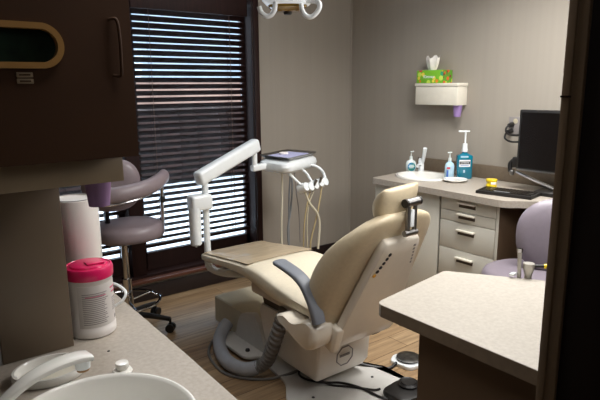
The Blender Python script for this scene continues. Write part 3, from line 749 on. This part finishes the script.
# centre crown of the seat / toe cover
def sheet(y0, y1, wf, lift, mname, name, x0=-1, x1=1):
    b = bm_new(); rows = []
    for i in range(17):
        y = y0+(y1-y0)*i/16; zt, zb, w = csp(ST, y); w *= wf
        rows.append([(CX+w*(x0+(x1-x0)*j/10), y, zt+lift*(1-abs((x0+(x1-x0)*j/10))**6)) for j in range(11)])
    vs = [[b.verts.new(p) for p in r] for r in rows]
    for i in range(16):
        for j in range(10): b.faces.new((vs[i][j], vs[i][j+1], vs[i+1][j+1], vs[i+1][j]))
    bmesh.ops.solidify(b, geom=b.faces[:], thickness=-.002)
    bmesh.ops.recalc_face_normals(b, faces=b.faces)
    return obj(name, b, mname, t)
sheet(2.44, 2.965, .93, .003, 'toe', 'toe_cover')
# seat under-frame
b = bm_new(); box(b, (CX, 2.2, .455), (.34, .62, .07), .02); box(b, (CX, 2.62, .50), (.22, .5, .05), .02); obj('seat_frame', b, 'shell', t)
# backrest: z, rear y, front y, half width
BK = [(.44, 1.795, 1.865, .20), (.47, 1.775, 1.876, .25), (.52, 1.752, 1.885, .275), (.6, 1.715, 1.89, .288), (.68, 1.678, 1.882, .294), (.77, 1.636, 1.845, .29), (.85, 1.598, 1.785, .276), (.91, 1.567, 1.72, .256), (.95, 1.547, 1.67, .232), (.985, 1.531, 1.63, .20), (1.012, 1.524, 1.60, .155), (1.027, 1.535, 1.575, .085)]
rings = []; N = 40; ring2 = se(32, 3.2)
for i in range(N+1):
    z = .44+(1.03-.44)*i/N; yr, yf, w = csp(BK, z)
    rings.append([Vector((CX+w*a, (yr+yf)/2+(yf-yr)/2*c+(-.02 if c < 0 else 0)*0, z)) for a, c in ring2])
b = bm_new(); loft(b, rings); back = obj('backrest', b, 'cream2', t, sharp=60)
# shell on the rear
tilt = Vector((0, -.27, .60)).normalized(); nrm = Vector((0, -tilt.z, tilt.y))   # outward = -y, slightly down
o0 = Vector((CX, 1.795, .365))
out = [(-.175, 0), (.20, 0), (.215, .05), (.118, .585), (.10, .605), (-.095, .605), (-.113, .585), (-.190, .05)]
out = round_poly(out, [.03, .03, .02, .02, .01, .01, .02, .02], 4)
cy = .3
def shell_ring(f, lift):
    return [o0+Vector((1, 0, 0))*x*f+tilt*(cy+(y-cy)*f)+nrm*lift for x, y in out]
b = bm_new(); loft(b, [shell_ring(1, -.02), shell_ring(1, .004), shell_ring(.985, .014), shell_ring(.96, .019), shell_ring(.75, .022), shell_ring(.4, .0235), shell_ring(.05, .024)])
sh = obj('back_shell', b, 'shell', t)
def shp(x, y, l=.03): return o0+Vector((1, 0, 0))*x+tilt*y+nrm*l
rot = Matrix((Vector((1, 0, 0)), tilt, nrm)).transposed().to_4x4()
for k in range(6):
    f = k/5; p = shp(-.108+.048*f, .435+.105*f, .0200)
    b = bm_new(); lathe(b, p, [(.001, 0), (.0095, 0), (.0085, .004), (.001, .005)], 14, m=rot.to_3x3().to_4x4())
    o = obj('indicator_button', b, 'amber' if k == 0 else 'ink_d', sh)
    if k == 0: o['label'] = 'amber button'
b = bm_new()
for k in range(6):
    p = shp(.108-.004*k, .46+.02*k, .0200); m = rot.to_3x3().to_4x4(); m.translation = p; box(b, (0, 0, 0), (.014, .012, .003), 0, 1, m)
obj('side_markings', b, 'ink', sh)
b = bm_new(); m = rot.to_3x3().to_4x4(); m.translation = shp(.065, .25, .034); box(b, (0, 0, 0), (.006, .024, .006), .002, 2, m); obj('white_mark', b, 'white', sh)  # small raised white mark on the shell
b = bm_new(); tube(b, [(1.83, 1.84, .365), (1.835, 1.845, .335), (1.87, 1.845, .325), (1.90, 1.83, .34), (1.905, 1.82, .37)], .008, seg=8); obj('release_hook', b, 'black', t)
# headrest cushion: swept block leaning back, thick lower front
HK = [(-.075, -.02, .03, .075), (-.066, -.032, .045, .092), (-.035, -.036, .06, .104), (.0, -.034, .062, .110), (.04, -.03, .045, .112), (.065, -.022, .022, .110), (.078, -.014, .008, .104)]
hc = Vector((CX-.005, 1.575, 1.062)); ht = Vector((0, -.25, .97)).normalized(); hn = Vector((0, ht.z, -ht.y)); rings = []
for i in range(21):
    s = -.075+.153*i/20; r_, f_, w = csp(HK, s)
    rings.append([hc+Vector((1, 0, .06)).normalized()*w*a+ht*s+hn*((r_+f_)/2+(f_-r_)/2*c) for a, c in se(26, 3)])
b = bm_new(); loft(b, rings); head = obj('headrest', b, 'cream2', t, sharp=60)
b = bm_new()
lo = Vector((CX+.01, 1.505, .945)); up = Vector((CX+.025, 1.515, 1.072))
for dx in (-.021, .021): bar(b, lo+Vector((dx, 0, 0)), up+Vector((dx, 0, 0)), .016, .016, .004)
cyl(b, up+Vector((-.035, 0, 0)), up+Vector((.035, 0, .003)), .017, .019, 18); cyl(b, lo+Vector((-.04, 0, 0)), lo+Vector((.035, 0, 0)), .013, .013, 14)
hb = obj('headrest_bracket', b, 'steel', t)
b = bm_new(); bar(b, lo.lerp(up, .2)+Vector((-.004, -.004, 0)), lo.lerp(up, .78)+Vector((-.004, -.004, 0)), .022, .016, .004); obj('slider_insert', b, 'white', hb)
b = bm_new(); cyl(b, up+Vector((.035, 0, .003)), up+Vector((.047, 0, .004)), .019, .019, 18); obj('pivot_cap', b, 'black', hb)
b = bm_new(); cyl(b, up+Vector((-.046, 0, 0)), up+Vector((-.035, 0, 0)), .019, .019, 18); obj('pivot_cap', b, 'black', hb)
# armrest (left side)
path = spline([(1.43, 2.06, .742), (1.43, 1.99, .733), (1.43, 1.92, .720), (1.43, 1.87, .703), (1.43, 1.83, .675), (1.432, 1.79, .62), (1.435, 1.765, .565), (1.437, 1.755, .53)], 6); rings = []
for i, p in enumerate(path):
    d = (path[min(i+1, len(path)-1)]-path[max(i-1, 0)]).normalized(); s = Vector((1, 0, 0)); u = s.cross(d)
    f = i/(len(path)-1); w = .038-.008*f; h = .012+.008*f
    k = .55 if i == 0 else (.85 if i == 1 else 1)
    rings.append([p+s*w*k*a+u*h*k*c for a, c in se(20, 3.2)])
b = bm_new(); loft(b, rings); obj('armrest', b, 'arm_grey', t)
# rounded bracket cover below the armrest
outl = round_poly([(2.06, .475), (2.0, .50), (1.92, .475), (1.80, .525), (1.755, .505), (1.75, .43), (1.80, .378), (1.88, .392), (1.96, .43), (2.04, .45)], [.01, .02, .03, .03, .02, .04, .03, .04, .04, .01], 4)
def xr(x, f):
    cyy = 1.9; czz = .47
    return [Vector((x, cyy+(y-cyy)*f, czz+(z-czz)*f)) for y, z in outl]
b = bm_new(); loft(b, [xr(1.405, .88), xr(1.413, .96), xr(1.43, 1), xr(1.49, 1), xr(1.52, .97)]); obj('arm_bracket', b, 'shell', t)
b = bm_new(); bar(b, (1.54, 1.79, .36), (1.54, 1.75, .49), .05, .06, .012); obj('back_hinge', b, 'shell', t)
b = bm_new(); bar(b, (2.0, 1.79, .36), (2.0, 1.75, .49), .05, .06, .012); obj('back_hinge', b, 'cream2', t)
# lift body with octagonal emblem
def rect(x0, x1, y0, y1, z, r=.02): return [Vector((x, y, z)) for x, y in round_poly([(x0, y0), (x1, y0), (x1, y1), (x0, y1)], r, 4)]
b = bm_new(); loft(b, [rect(1.62, 1.955, 2.00, 2.30, .07), rect(1.605, 1.965, 1.975, 2.45, .11), rect(1.60, 1.965, 1.955, 2.5, .30), rect(1.615, 1.955, 1.965, 2.5, .34)]); body = obj('lift_body', b, 'shell_l', t)
b = bm_new()
oc = [( .058*math.cos(PI/8+k*PI/4), .056*math.sin(PI/8+k*PI/4)) for k in range(8)]
ctr = Vector((1.775, 1.958, .185)); fu = Vector((0, -.105, 1)).normalized()
pts3 = [ctr+Vector((x, 0, 0))+fu*z for x, z in oc]
for k in range(8): cyl(b, pts3[k], pts3[(k+1) % 8], .0028, .0028, 6)
bar(b, ctr+Vector((-.034, 0, .004)), ctr+Vector((.034, 0, .004)), .002, .013, 0)
obj('octagon_emblem', b, 'ink', body)
b = bm_new(); loft(b, [rect(1.63, 1.94, 2.0, 2.5, .34), rect(1.60, 1.95, 1.9, 2.48, .42), rect(1.58, 1.96, 1.86, 2.45, .45)]); obj('lift_linkage', b, 'gap', t)
# floor plate
fp = [(1.44, 2.02), (1.44, 1.72), (1.98, 1.70), (2.08, 1.80), (2.08, 1.90), (2.02, 2.05), (1.98, 2.3), (1.96, 2.9), (1.58, 2.9), (1.58, 2.42), (1.55, 2.17)]
b = bm_new(); poly_slab(b, round_poly(fp, [.05, .04, .04, .06, .06, .06, .04, .02, .02, .06, .05]), 0, .018, .004); fpo = obj('floor_plate', b, 'shell_grey', t)
for x, y in ((1.57, 1.965), (1.945, 1.925)):
    b = bm_new(); lathe(b, (x, y, .018), [(.001, 0), (.008, 0), (.007, .003), (.001, .003)], 12); obj('bolt', b, 'ink_d', fpo)
# ---------------- floor junction box beside the chair
t = thing('junction_box', 'tan floor box under the leg rest of the dental chair', 'box', (1.78, 2.95, 0))
b = bm_new(); loft(b, [rect(1.645, 1.95, 2.62, 3.12, .019, .012), rect(1.645, 1.95, 2.62, 3.115, .185, .012), rect(1.652, 1.943, 2.63, 3.108, .192, .012)]); obj('box_body', b, 'box', t)
b = bm_new(); loft(b, [[Vector((x, y, z)) for y, z in round_poly([(2.80, .019), (2.76, .14), (2.72, .205), (2.58, .25), (2.52, .20), (2.45, .019)], .02, 4)] for x in (1.612, 1.644)]); sc = obj('side_cover', b, 'shell_grey', t)
b = bm_new(); poly_slab(b, round_poly([(1.50, 2.80), (1.50, 2.50), (1.644, 2.44), (1.644, 2.84)], [.06, .05, .01, .01]), .019, .04, .006); obj('cover_foot', b, 'shell_grey', sc)
b = bm_new(); lathe(b, (1.555, 2.56, .04), [(.001, 0), (.014, 0), (.012, .012), (.001, .014)], 10); obj('cover_screw', b, 'ink_d', sc)
# ---------------- vacuum hose
t = thing('vacuum_hose', 'thick grey vacuum hose looping on the floor under the dental chair', 'hose', (1.45, 2.5, 0))
b = bm_new(); tube(b, [(1.60, 2.86, .10), (1.555, 2.845, .075), (1.49, 2.78, .047), (1.425, 2.64, .041), (1.395, 2.50, .041), (1.42, 2.38, .045), (1.475, 2.33, .06)], .039, seg=16); obj('smooth_section', b, 'rubber', t)
b = bm_new(); tube(b, spline([(1.475, 2.33, .06), (1.505, 2.29, .10), (1.51, 2.245, .18), (1.515, 2.20, .28), (1.53, 2.17, .38), (1.55, 2.16, .43)], 14), .034, seg=16, smooth=0, ribs=2); obj('ribbed_section', b, 'rubber_d', t, sharp=20)
def cable(name, label, pts, r, m='black', cat='cable', grp='cables on the floor'):
    b = bm_new(); tube(b, pts, r, seg=8); o = obj(name, b, m, loc=pts[0]); return tag(o, label, cat, grp)
cable('floor_cable', 'thin dark cable looping round the outside of the grey vacuum hose', [(1.62, 2.90, .045), (1.50, 2.87, .012), (1.385, 2.72, .008), (1.345, 2.50, .008), (1.40, 2.36, .008), (1.51, 2.265, .008), (1.64, 2.215, .026), (1.72, 2.225, .03)], .008, 'rubber_d')
cable('floor_cable', 'black cable curling across the grey floor plate in front of the emblem', [(1.72, 2.225, .05), (1.65, 2.19, .026), (1.645, 2.11, .026), (1.70, 2.03, .026), (1.765, 1.975, .026), (1.81, 1.88, .026), (1.83, 1.75, .026), (1.86, 1.715, .02)], .006)
cable('floor_cable', 'black cable running from under the chair to the round foot control', [(1.96, 2.10, .04), (1.985, 2.05, .027), (2.05, 1.985, .012), (2.10, 1.945, .009), (2.16, 1.95, .02)], .009)
cable('floor_cable', 'black cable lying over the plate toward the black pedal', [(1.66, 2.02, .06), (1.71, 1.99, .026), (1.79, 1.90, .026), (1.85, 1.82, .026), (1.88, 1.80, .03)], .006)
# ---------------- foot control disc + black pedal
t = thing('foot_control', 'round steel foot control disc with white base on the floor', 'foot control', (2.23, 1.915, 0))
b = bm_new(); poly_slab(b, round_poly([(2.15, 1.99), (2.17, 1.86), (2.30, 1.84), (2.34, 1.98), (2.22, 2.03)], .03), 0, .022, .004); obj('base_plate', b, 'white', t)
b = bm_new(); lathe(b, (2.245, 1.935, .022), [(.001, 0), (.06, 0), (.068, .008), (.069, .014), (.06, .018), (.03, .02), (.001, .021)], 32); obj('disc', b, 'discm', t)
t = thing('foot_pedal', 'black foot pedal on the floor at the bottom edge', 'pedal', (1.97, 1.73, 0))
b = bm_new(); poly_slab(b, round_poly([(1.85, 1.77), (1.85, 1.62), (2.08, 1.58), (2.08, 1.72), (2.0, 1.785)], .04), .019, .055, .012); obj('pedal_base', b, 'black', t)
b = bm_new(); lathe(b, (1.99, 1.71, .055), [(.001, 0), (.052, 0), (.054, .01), (.046, .018), (.04, .014), (.036, .019), (.026, .016), (.001, .02)], 28); obj('pedal_button', b, 'black', t)

# ================================================================== DELIVERY UNIT
t = thing('delivery_unit', 'white delivery unit on an articulated arm with hanging tubing before the window', 'delivery unit', (1.57, 3.03, .4))
PX, PY = 1.572, 3.04
b = bm_new(); tube(b, [(PX, PY, .50), (PX, PY, .46), (PX+.01, PY-.02, .42), (PX+.06, PY-.10, .40), (PX+.14, PY-.24, .415), (PX+.17, PY-.34, .44), (PX+.17, PY-.48, .48)], .024, seg=14); obj('support_tube', b, 'white', t)
b = bm_new(); cyl(b, (PX, PY, .48), (PX, PY, 1.0), .021, .021, 20); obj('post', b, 'white', t)
b = bm_new(); box(b, (PX-.045, PY-.01, .858), (.145, .09, .10), .02, 3); obj('knuckle', b, 'white', t)
b = bm_new(); cyl(b, (PX-.088, PY-.02, .60), (PX-.088, PY-.02, .83), .036, .038, 24); cyl(b, (PX-.088, PY-.02, .592), (PX-.088, PY-.02, .60), .030, .036, 24); cyl(b, (PX-.088, PY-.02, .578), (PX-.088, PY-.02, .592), .006, .006, 10); obj('lower_cylinder', b, 'white', t)
b = bm_new(); A0 = Vector((1.518, 3.03, 1.0)); A1 = Vector((2.06, 3.19, 1.168)); bar(b, A0, A1, .075, .09, .02); obj('flex_arm', b, 'white', t)
b = bm_new(); cyl(b, (2.035, 3.185, 1.13), (2.035, 3.185, 1.0), .019, .019, 16); bar(b, (2.01, 3.185, 1.005), (2.16, 3.19, 1.015), .05, .045, .012); obj('head_mount', b, 'white', t)
# head body: rounded diamond under the tray
tc = Vector((2.345, 3.21)); u1 = Vector((.30, .13)); u2 = Vector((.045, -.235))
def dia(f, z):
    P = [tc+u1*(-.56)*f+u2*(-.5)*f, tc+u1*.56*f+u2*(-.5)*f, tc+u1*.56*f+u2*.5*f, tc+u1*(-.56)*f+u2*.5*f]
    return [Vector((p[0], p[1], z)) for p in round_poly([tuple(q) for q in P], .07*f, 6)]
b = bm_new(); loft(b, [dia(.92, .962), dia(1.06, .970), dia(1.26, .988), dia(1.31, 1.012), dia(1.27, 1.036), dia(1.12, 1.053), dia(.85, 1.058)]); obj('head_body', b, 'white', t)
# handle arms + holder
b = bm_new(); tube(b, [(2.22, 3.08, .985), (2.25, 3.05, .945), (2.285, 3.02, .90), (2.31, 3.0, .87)], .010, seg=10); tube(b, [(2.45, 3.12, 1.0), (2.50, 3.08, .985), (2.535, 3.05, .945), (2.545, 3.03, .88)], .010, seg=10); tube(b, [(2.36, 3.1, .985), (2.39, 3.06, .95), (2.42, 3.03, .88)], .009, seg=10); obj('holder_arm', b, 'white', t)
random.seed(5)
HP = [Vector((2.315, 3.0, .862)), Vector((2.36, 3.0, .858)), Vector((2.41, 3.01, .862)), Vector((2.465, 3.02, .872)), Vector((2.515, 3.03, .872))]
for i, p in enumerate(HP):
    b = bm_new(); cyl(b, p+Vector((-.008, .028, -.012)), p+Vector((.006, -.03, .012)), .034, .030, 16); box(b, p+Vector((0, 0, .014)), (.056, .05, .036), .014, 3)
    o = obj('handpiece_holder', b, 'white', t)
    if i in (2, 3):
        b = bm_new(); cyl(b, p+Vector((-.03, -.02, -.03)), p+Vector((.0, -.04, .05)), .009, .011, 12); obj('handpiece', b, 'steel', o)
# tubing
def tb_(pts, r, m): b = bm_new(); tube(b, pts, r, seg=8); return obj('tubing', b, m, t)
tb_([(2.22, 3.12, .975), (2.218, 3.12, .8), (2.205, 3.115, .6), (2.20, 3.11, .42)], .007, 'hose')
tb_([(2.27, 3.11, .975), (2.30, 3.11, .88), (2.285, 3.11, .7), (2.25, 3.10, .55), (2.255, 3.1, .42)], .007, 'hose_g')
tb_([(2.29, 3.11, .975), (2.275, 3.11, .85), (2.265, 3.11, .6), (2.26, 3.1, .42)], .006, 'hose_g')
tb_([(2.32, 2.99, .835), (2.36, 2.99, .75), (2.42, 2.98, .67), (2.445, 2.98, .58), (2.43, 2.98, .40)], .0085, 'hose')
tb_([(2.37, 2.99, .835), (2.33, 2.99, .7), (2.31, 2.99, .55), (2.305, 2.99, .40)], .005, 'hosetan')
tb_([(2.41, 3.0, .83), (2.36, 3.0, .72), (2.345, 3.0, .56), (2.35, 3.0, .40)], .005, 'box')
tb_([(2.50, 3.02, .85), (2.47, 3.01, .74), (2.43, 3.0, .62), (2.385, 3.0, .48), (2.375, 3.0, .40)], .006, 'hosetan')
tb_([(2.34, 3.14, .975), (2.36, 3.14, .8), (2.38, 3.14, .65), (2.39, 3.14, .42)], .004, 'ink')
# tray
t = thing('instrument_tray', 'steel instrument tray with lavender liner on top of the delivery unit', 'tray', (tc[0], tc[1], 1.06))
def dia2(f, z):
    P = [tc+u1*(-.5)*f+u2*(-.5)*f, tc+u1*.5*f+u2*(-.5)*f, tc+u1*.5*f+u2*.5*f, tc+u1*(-.5)*f+u2*.5*f]
    return [Vector((p[0], p[1], z)) for p in round_poly([tuple(q) for q in P], .03, 4)]
b = bm_new(); loft(b, [dia2(1.04, 1.059), dia2(1.1, 1.064), dia2(1.22, 1.078), dia2(1.26, 1.080), dia2(1.24, 1.083), dia2(1.12, 1.072), dia2(1.0, 1.067)]); obj('tray_pan', b, 'steel', t)
b = bm_new(); loft(b, [dia2(1.02, 1.0685), dia2(1.02, 1.071)]); obj('liner', b, 'lilac_mat', t)
b = bm_new(); cc = tc+u1*.44-u2*.40; dome(b, (tc[0]-.01, tc[1]+.05), .035, .03, 1.0712, 1.088, seg=16); tag(obj('gauze_pad', b, 'paper', loc=(tc[0], tc[1]+.05, 1.0712)), 'small white wad lying on the lavender tray liner', 'gauze')

# ================================================================== OPERATING LAMP
LX, LY, LZ = 1.465, 2.0, 1.935
t = thing('operatory_lamp', 'white operatory lamp with two hooked handles at the top edge', 'lamp', (LX, LY, LZ))
lv = Vector((.795, -.606, 0))
b = bm_new(); tb = bmesh.new(); ringz = se(30, 2.8)
pf = [(.55, -.045), (.8, -.04), (.95, -.022), (1, .0), (.98, .03), (.85, .06), (.55, .08), (.2, .085)]
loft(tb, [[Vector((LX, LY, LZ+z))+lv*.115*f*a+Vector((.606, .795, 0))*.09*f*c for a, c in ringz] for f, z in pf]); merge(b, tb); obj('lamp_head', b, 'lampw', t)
b = bm_new(); tb = bmesh.new()
loft(tb, [[Vector((LX, LY, LZ+z))+lv*.085*f*a+Vector((.606, .795, 0))*.065*f*c for a, c in ringz] for f, z in [(1, -.038), (.95, -.052), (.6, -.066), (.25, -.068)]]); merge(b, tb); ln = obj('lens', b, 'lens', t)
b = bm_new(); cyl(b, (LX, LY, LZ-.066), (LX, LY, LZ-.078), .02, .016, 16); obj('bulb_guard', b, 'black', ln)
def P3(u, z, d=0): return Vector((LX, LY, LZ+z))+lv*u+Vector((.606, .795, 0))*d
for s in (-1, 1):
    b = bm_new()
    if s < 0: q = [P3(-.05, -.03, -.06), P3(-.053, -.062, -.07), P3(-.066, -.086, -.07), P3(-.088, -.092, -.07), P3(-.108, -.078, -.07), P3(-.118, -.054, -.07)]
    else: q = [P3(.058, -.045, -.06), P3(.062, -.072, -.07), P3(.078, -.092, -.07), P3(.10, -.096, -.07), P3(.122, -.08, -.07), P3(.135, -.055, -.07), P3(.125, -.035, -.06), P3(.08, -.03, -.05)]
    tube(b, q, .0105, seg=10); obj('lamp_handle', b, 'white', t)
b = bm_new(); tube(b, [P3(0, .08), P3(0, .16), P3(.05, .25, .1), P3(.12, .33, .25)], .018, seg=12); cyl(b, P3(.12, .30, .25), (P3(.12, 0, .25).x, P3(.12, 0, .25).y, ZC-.001), .025, .025, 14); obj('ceiling_arm', b, 'white', t)

# ================================================================== STOOLS
def star_base(t, c, r, a0, matl):
    for k in range(5):
        a = a0+k*2*PI/5; d = Vector((math.cos(a), math.sin(a), 0))
        b = bm_new(); tube(b, [Vector((*c, .115))+d*.01, Vector((*c, .108))+d*r*.5, Vector((*c, .088))+d*r], lambda f: .022-.007*f, seg=10, smooth=4); lg = obj('base_leg', b, matl, t)
        b = bm_new(); p = Vector((*c, 0))+d*r; s = Vector((-d.y, d.x, 0))
        for q in (-.016, .016): cyl(b, p+s*(q-.009)+Vector((0, 0, .029)), p+s*(q+.009)+Vector((0, 0, .029)), .0285, .0285, 16)
        cyl(b, p+Vector((0, 0, .03)), p+Vector((0, 0, .09)), .008, .008, 8); obj('caster', b, 'black', lg)
SC = (1.145, 3.345)
t = thing('assistant_stool', 'tall mauve vinyl stool with wraparound arm and chrome foot ring by the window', 'stool', (*SC, 0))
star_base(t, SC, .27, math.radians(-42), 'black')
b = bm_new(); cyl(b, (*SC, .10), (*SC, .24), .034, .034); cyl(b, (*SC, .24), (*SC, .36), .031, .031); cyl(b, (*SC, .36), (*SC, .62), .022, .022); obj('column', b, 'chrome', t)
b = bm_new(); tube(b, [(SC[0]+0.2*math.cos(a), SC[1]+0.2*math.sin(a), .205) for a in [2*PI*k/32 for k in range(33)]], .0095, seg=8, smooth=0)
for a in (.4, .4+2*PI/3, .4+4*PI/3): cyl(b, (SC[0], SC[1], .205), (SC[0]+.2*math.cos(a), SC[1]+.2*math.sin(a), .205), .008, .008, 8)
obj('foot_ring', b, 'chrome', t)
b = bm_new(); dome(b, (SC[0]+.025, SC[1]-.03), .22, .20, .63, .735); obj('seat', b, 'purple', t)
b = bm_new(); bx(b, SC[0]-.09, SC[0]+.09, SC[1]-.09, SC[1]+.06, .612, .632, .003); obj('seat_plate', b, 'black', t)
# back pad
def pad(bm, c, u, hw, hh, th, e=2.5, lean=0):
    u = Vector(u).normalized(); nn = Vector((-u.y, u.x, 0)); up = (Vector((0, 0, 1))+nn*lean).normalized(); ring = se(36, e)
    tb = bmesh.new(); rr = []
    for f, d in ((.05, -1), (.5, -.96), (.8, -.8), (.94, -.5), (1, 0), (.94, .5), (.8, .8), (.5, .96), (.05, 1)):
        rr.append([Vector(c)+u*hw*f*a+up*hh*f*q+nn*th*d for a, q in ring])
    loft(tb, rr); merge(bm, tb)
b = bm_new(); pad(b, (1.065, 3.255, .985), (.97, -.25, 0), .17, .16, .04); obj('backrest', b, 'purple', t)
b = bm_new(); tube(b, [(.90, 3.12, .955), (1.02, 3.08, .957), (1.14, 3.085, .965), (1.25, 3.12, .978), (1.33, 3.175, .994), (1.385, 3.235, 1.005), (1.405, 3.27, 1.01)], lambda f: (.048-.012*max(0, f-.5)) if f < .96 else .034, seg=16, sx=.8); ab = obj('body_arm', b, 'purple', t)
b = bm_new(); tube(b, [(.91, 3.112, .905), (1.02, 3.075, .902), (1.14, 3.08, .915), (1.25, 3.115, .934), (1.33, 3.17, .955), (1.392, 3.24, .972)], .007, seg=8); obj('arm_rail', b, 'chrome', ab)
b = bm_new(); tube(b, [(1.382, 3.25, .975), (1.382, 3.27, .85), (1.385, 3.28, .71), (1.375, 3.28, .645), (1.33, 3.29, .61), (1.25, 3.31, .60), (1.15, 3.335, .615)], .0115, seg=10); obj('arm_post', b, 'chrome', t)
b = bm_new(); box(b, (1.385, 3.265, .86), (.03, .03, .045), .008, 3); obj('arm_clamp', b, 'black', t)
b = bm_new(); tube(b, [(1.05, 3.31, .95), (1.055, 3.36, .78), (1.08, 3.39, .66), (1.12, 3.37, .617)], .016, seg=8, sx=1.8); obj('back_strut', b, 'black', t)
# second stool at the desk
S2 = (2.665, 1.50)
t = thing('desk_stool', 'lilac grey vinyl stool with round back at the desk beside the door frame', 'stool', (*S2, 0))
star_base(t, S2, .25, .3, 'black')
b = bm_new(); cyl(b, (*S2, .10), (*S2, .28), .028, .028); cyl(b, (*S2, .28), (*S2, .49), .018, .018); obj('column', b, 'chrome', t)
b = bm_new(); dome(b, S2, .225, .225, .49, .59); obj('seat', b, 'lilac', t)
b = bm_new(); pad(b, (2.80, 1.37, .768), (.60, -.80, 0), .25, .205, .045, 2.4, .12); obj('backrest', b, 'lilac', t)
b = bm_new(); tube(b, [(2.84, 1.385, .74), (2.86, 1.40, .56), (2.80, 1.43, .465), (2.70, 1.48, .46)], .014, seg=8, sx=1.8); obj('back_strut', b, 'black', t)

# ================================================================== LIGHT
w = bpy.data.worlds.new('sky'); scn.world = w; w.use_nodes = True
bg = w.node_tree.nodes['Background']; bg.inputs[0].default_value = (.78, .89, 1.0, 1); bg.inputs[1].default_value = 4.2
def area(name, loc, rot, sx, sy, power, col, spread=180, portal=False):
    l = bpy.data.lights.new(name, 'AREA'); l.shape = 'RECTANGLE'; l.size = sx; l.size_y = sy; l.energy = power; l.color = col; l.spread = math.radians(spread)
    if portal: l.cycles.is_portal = True
    o = bpy.data.objects.new(name, l); o.location = loc; o.rotation_euler = rot; C.objects.link(o); return o
area('window_portal', (1.41, YW+.19, 1.25), (-PI/2, 0, 0), 1.95, 2.1, 1, (1, 1, 1), portal=True)
area('ceiling_panel_light', (2.5, 1.5, ZC-.02), (0, 0, 0), .7, 1.2, 50, (1.0, .99, .965), 150)
area('wall_side_fill', (2.3, .45, 1.8), (math.radians(78), 0, 0), 1.3, .8, 27, (1.0, .985, .965), 170)  # unseen fill, added to brighten the chair back and other viewer-facing surfaces
area('window_side_fill', (1.5, 3.55, 2.5), (math.radians(-28), 0, 0), 1.8, .25, 9, (.82, .91, 1.0), 170)  # added bluish fill above the view, standing in for window daylight
area('corridor_fill', (-.5, -.7, 2.45), (math.radians(25), 0, math.radians(-20)), .8, .8, 3, (1.0, .95, .88), 170)  # dim fill added behind the viewer to lift the dark fronts
area('sink_fill', (.72, 1.1, 2.5), (0, 0, 0), .5, .4, 6.5, (1.0, .98, .95), 110)  # fill added over the left counter to brighten basin and worktop

# ================================================================== CAMERA
F = 549.84; PIT, ROLL, YAW = map(math.radians, (11.582, -.465, 37.291))
fw = Vector((math.sin(YAW)*math.cos(PIT), math.cos(YAW)*math.cos(PIT), -math.sin(PIT)))
r0 = Vector((math.cos(YAW), -math.sin(YAW), 0)); u0 = r0.cross(fw)
rr = r0*math.cos(ROLL)+u0*math.sin(ROLL); uu = u0*math.cos(ROLL)-r0*math.sin(ROLL)
cd = bpy.data.cameras.new('camera'); cam = bpy.data.objects.new('camera', cd); C.objects.link(cam)
m = Matrix((rr, uu, -fw)).transposed().to_4x4(); m.translation = (0, 0, 1.55); cam.matrix_world = m
cd.sensor_width = 36; cd.lens = F/600*36; cd.clip_start = .02
scn.camera = cam
scn.view_settings.view_transform = 'Standard'
scn.view_settings.look = 'None'
scn.view_settings.exposure = 0
scn.cycles.max_bounces = 8; scn.cycles.transparent_max_bounces = 12; scn.cycles.use_denoising = True
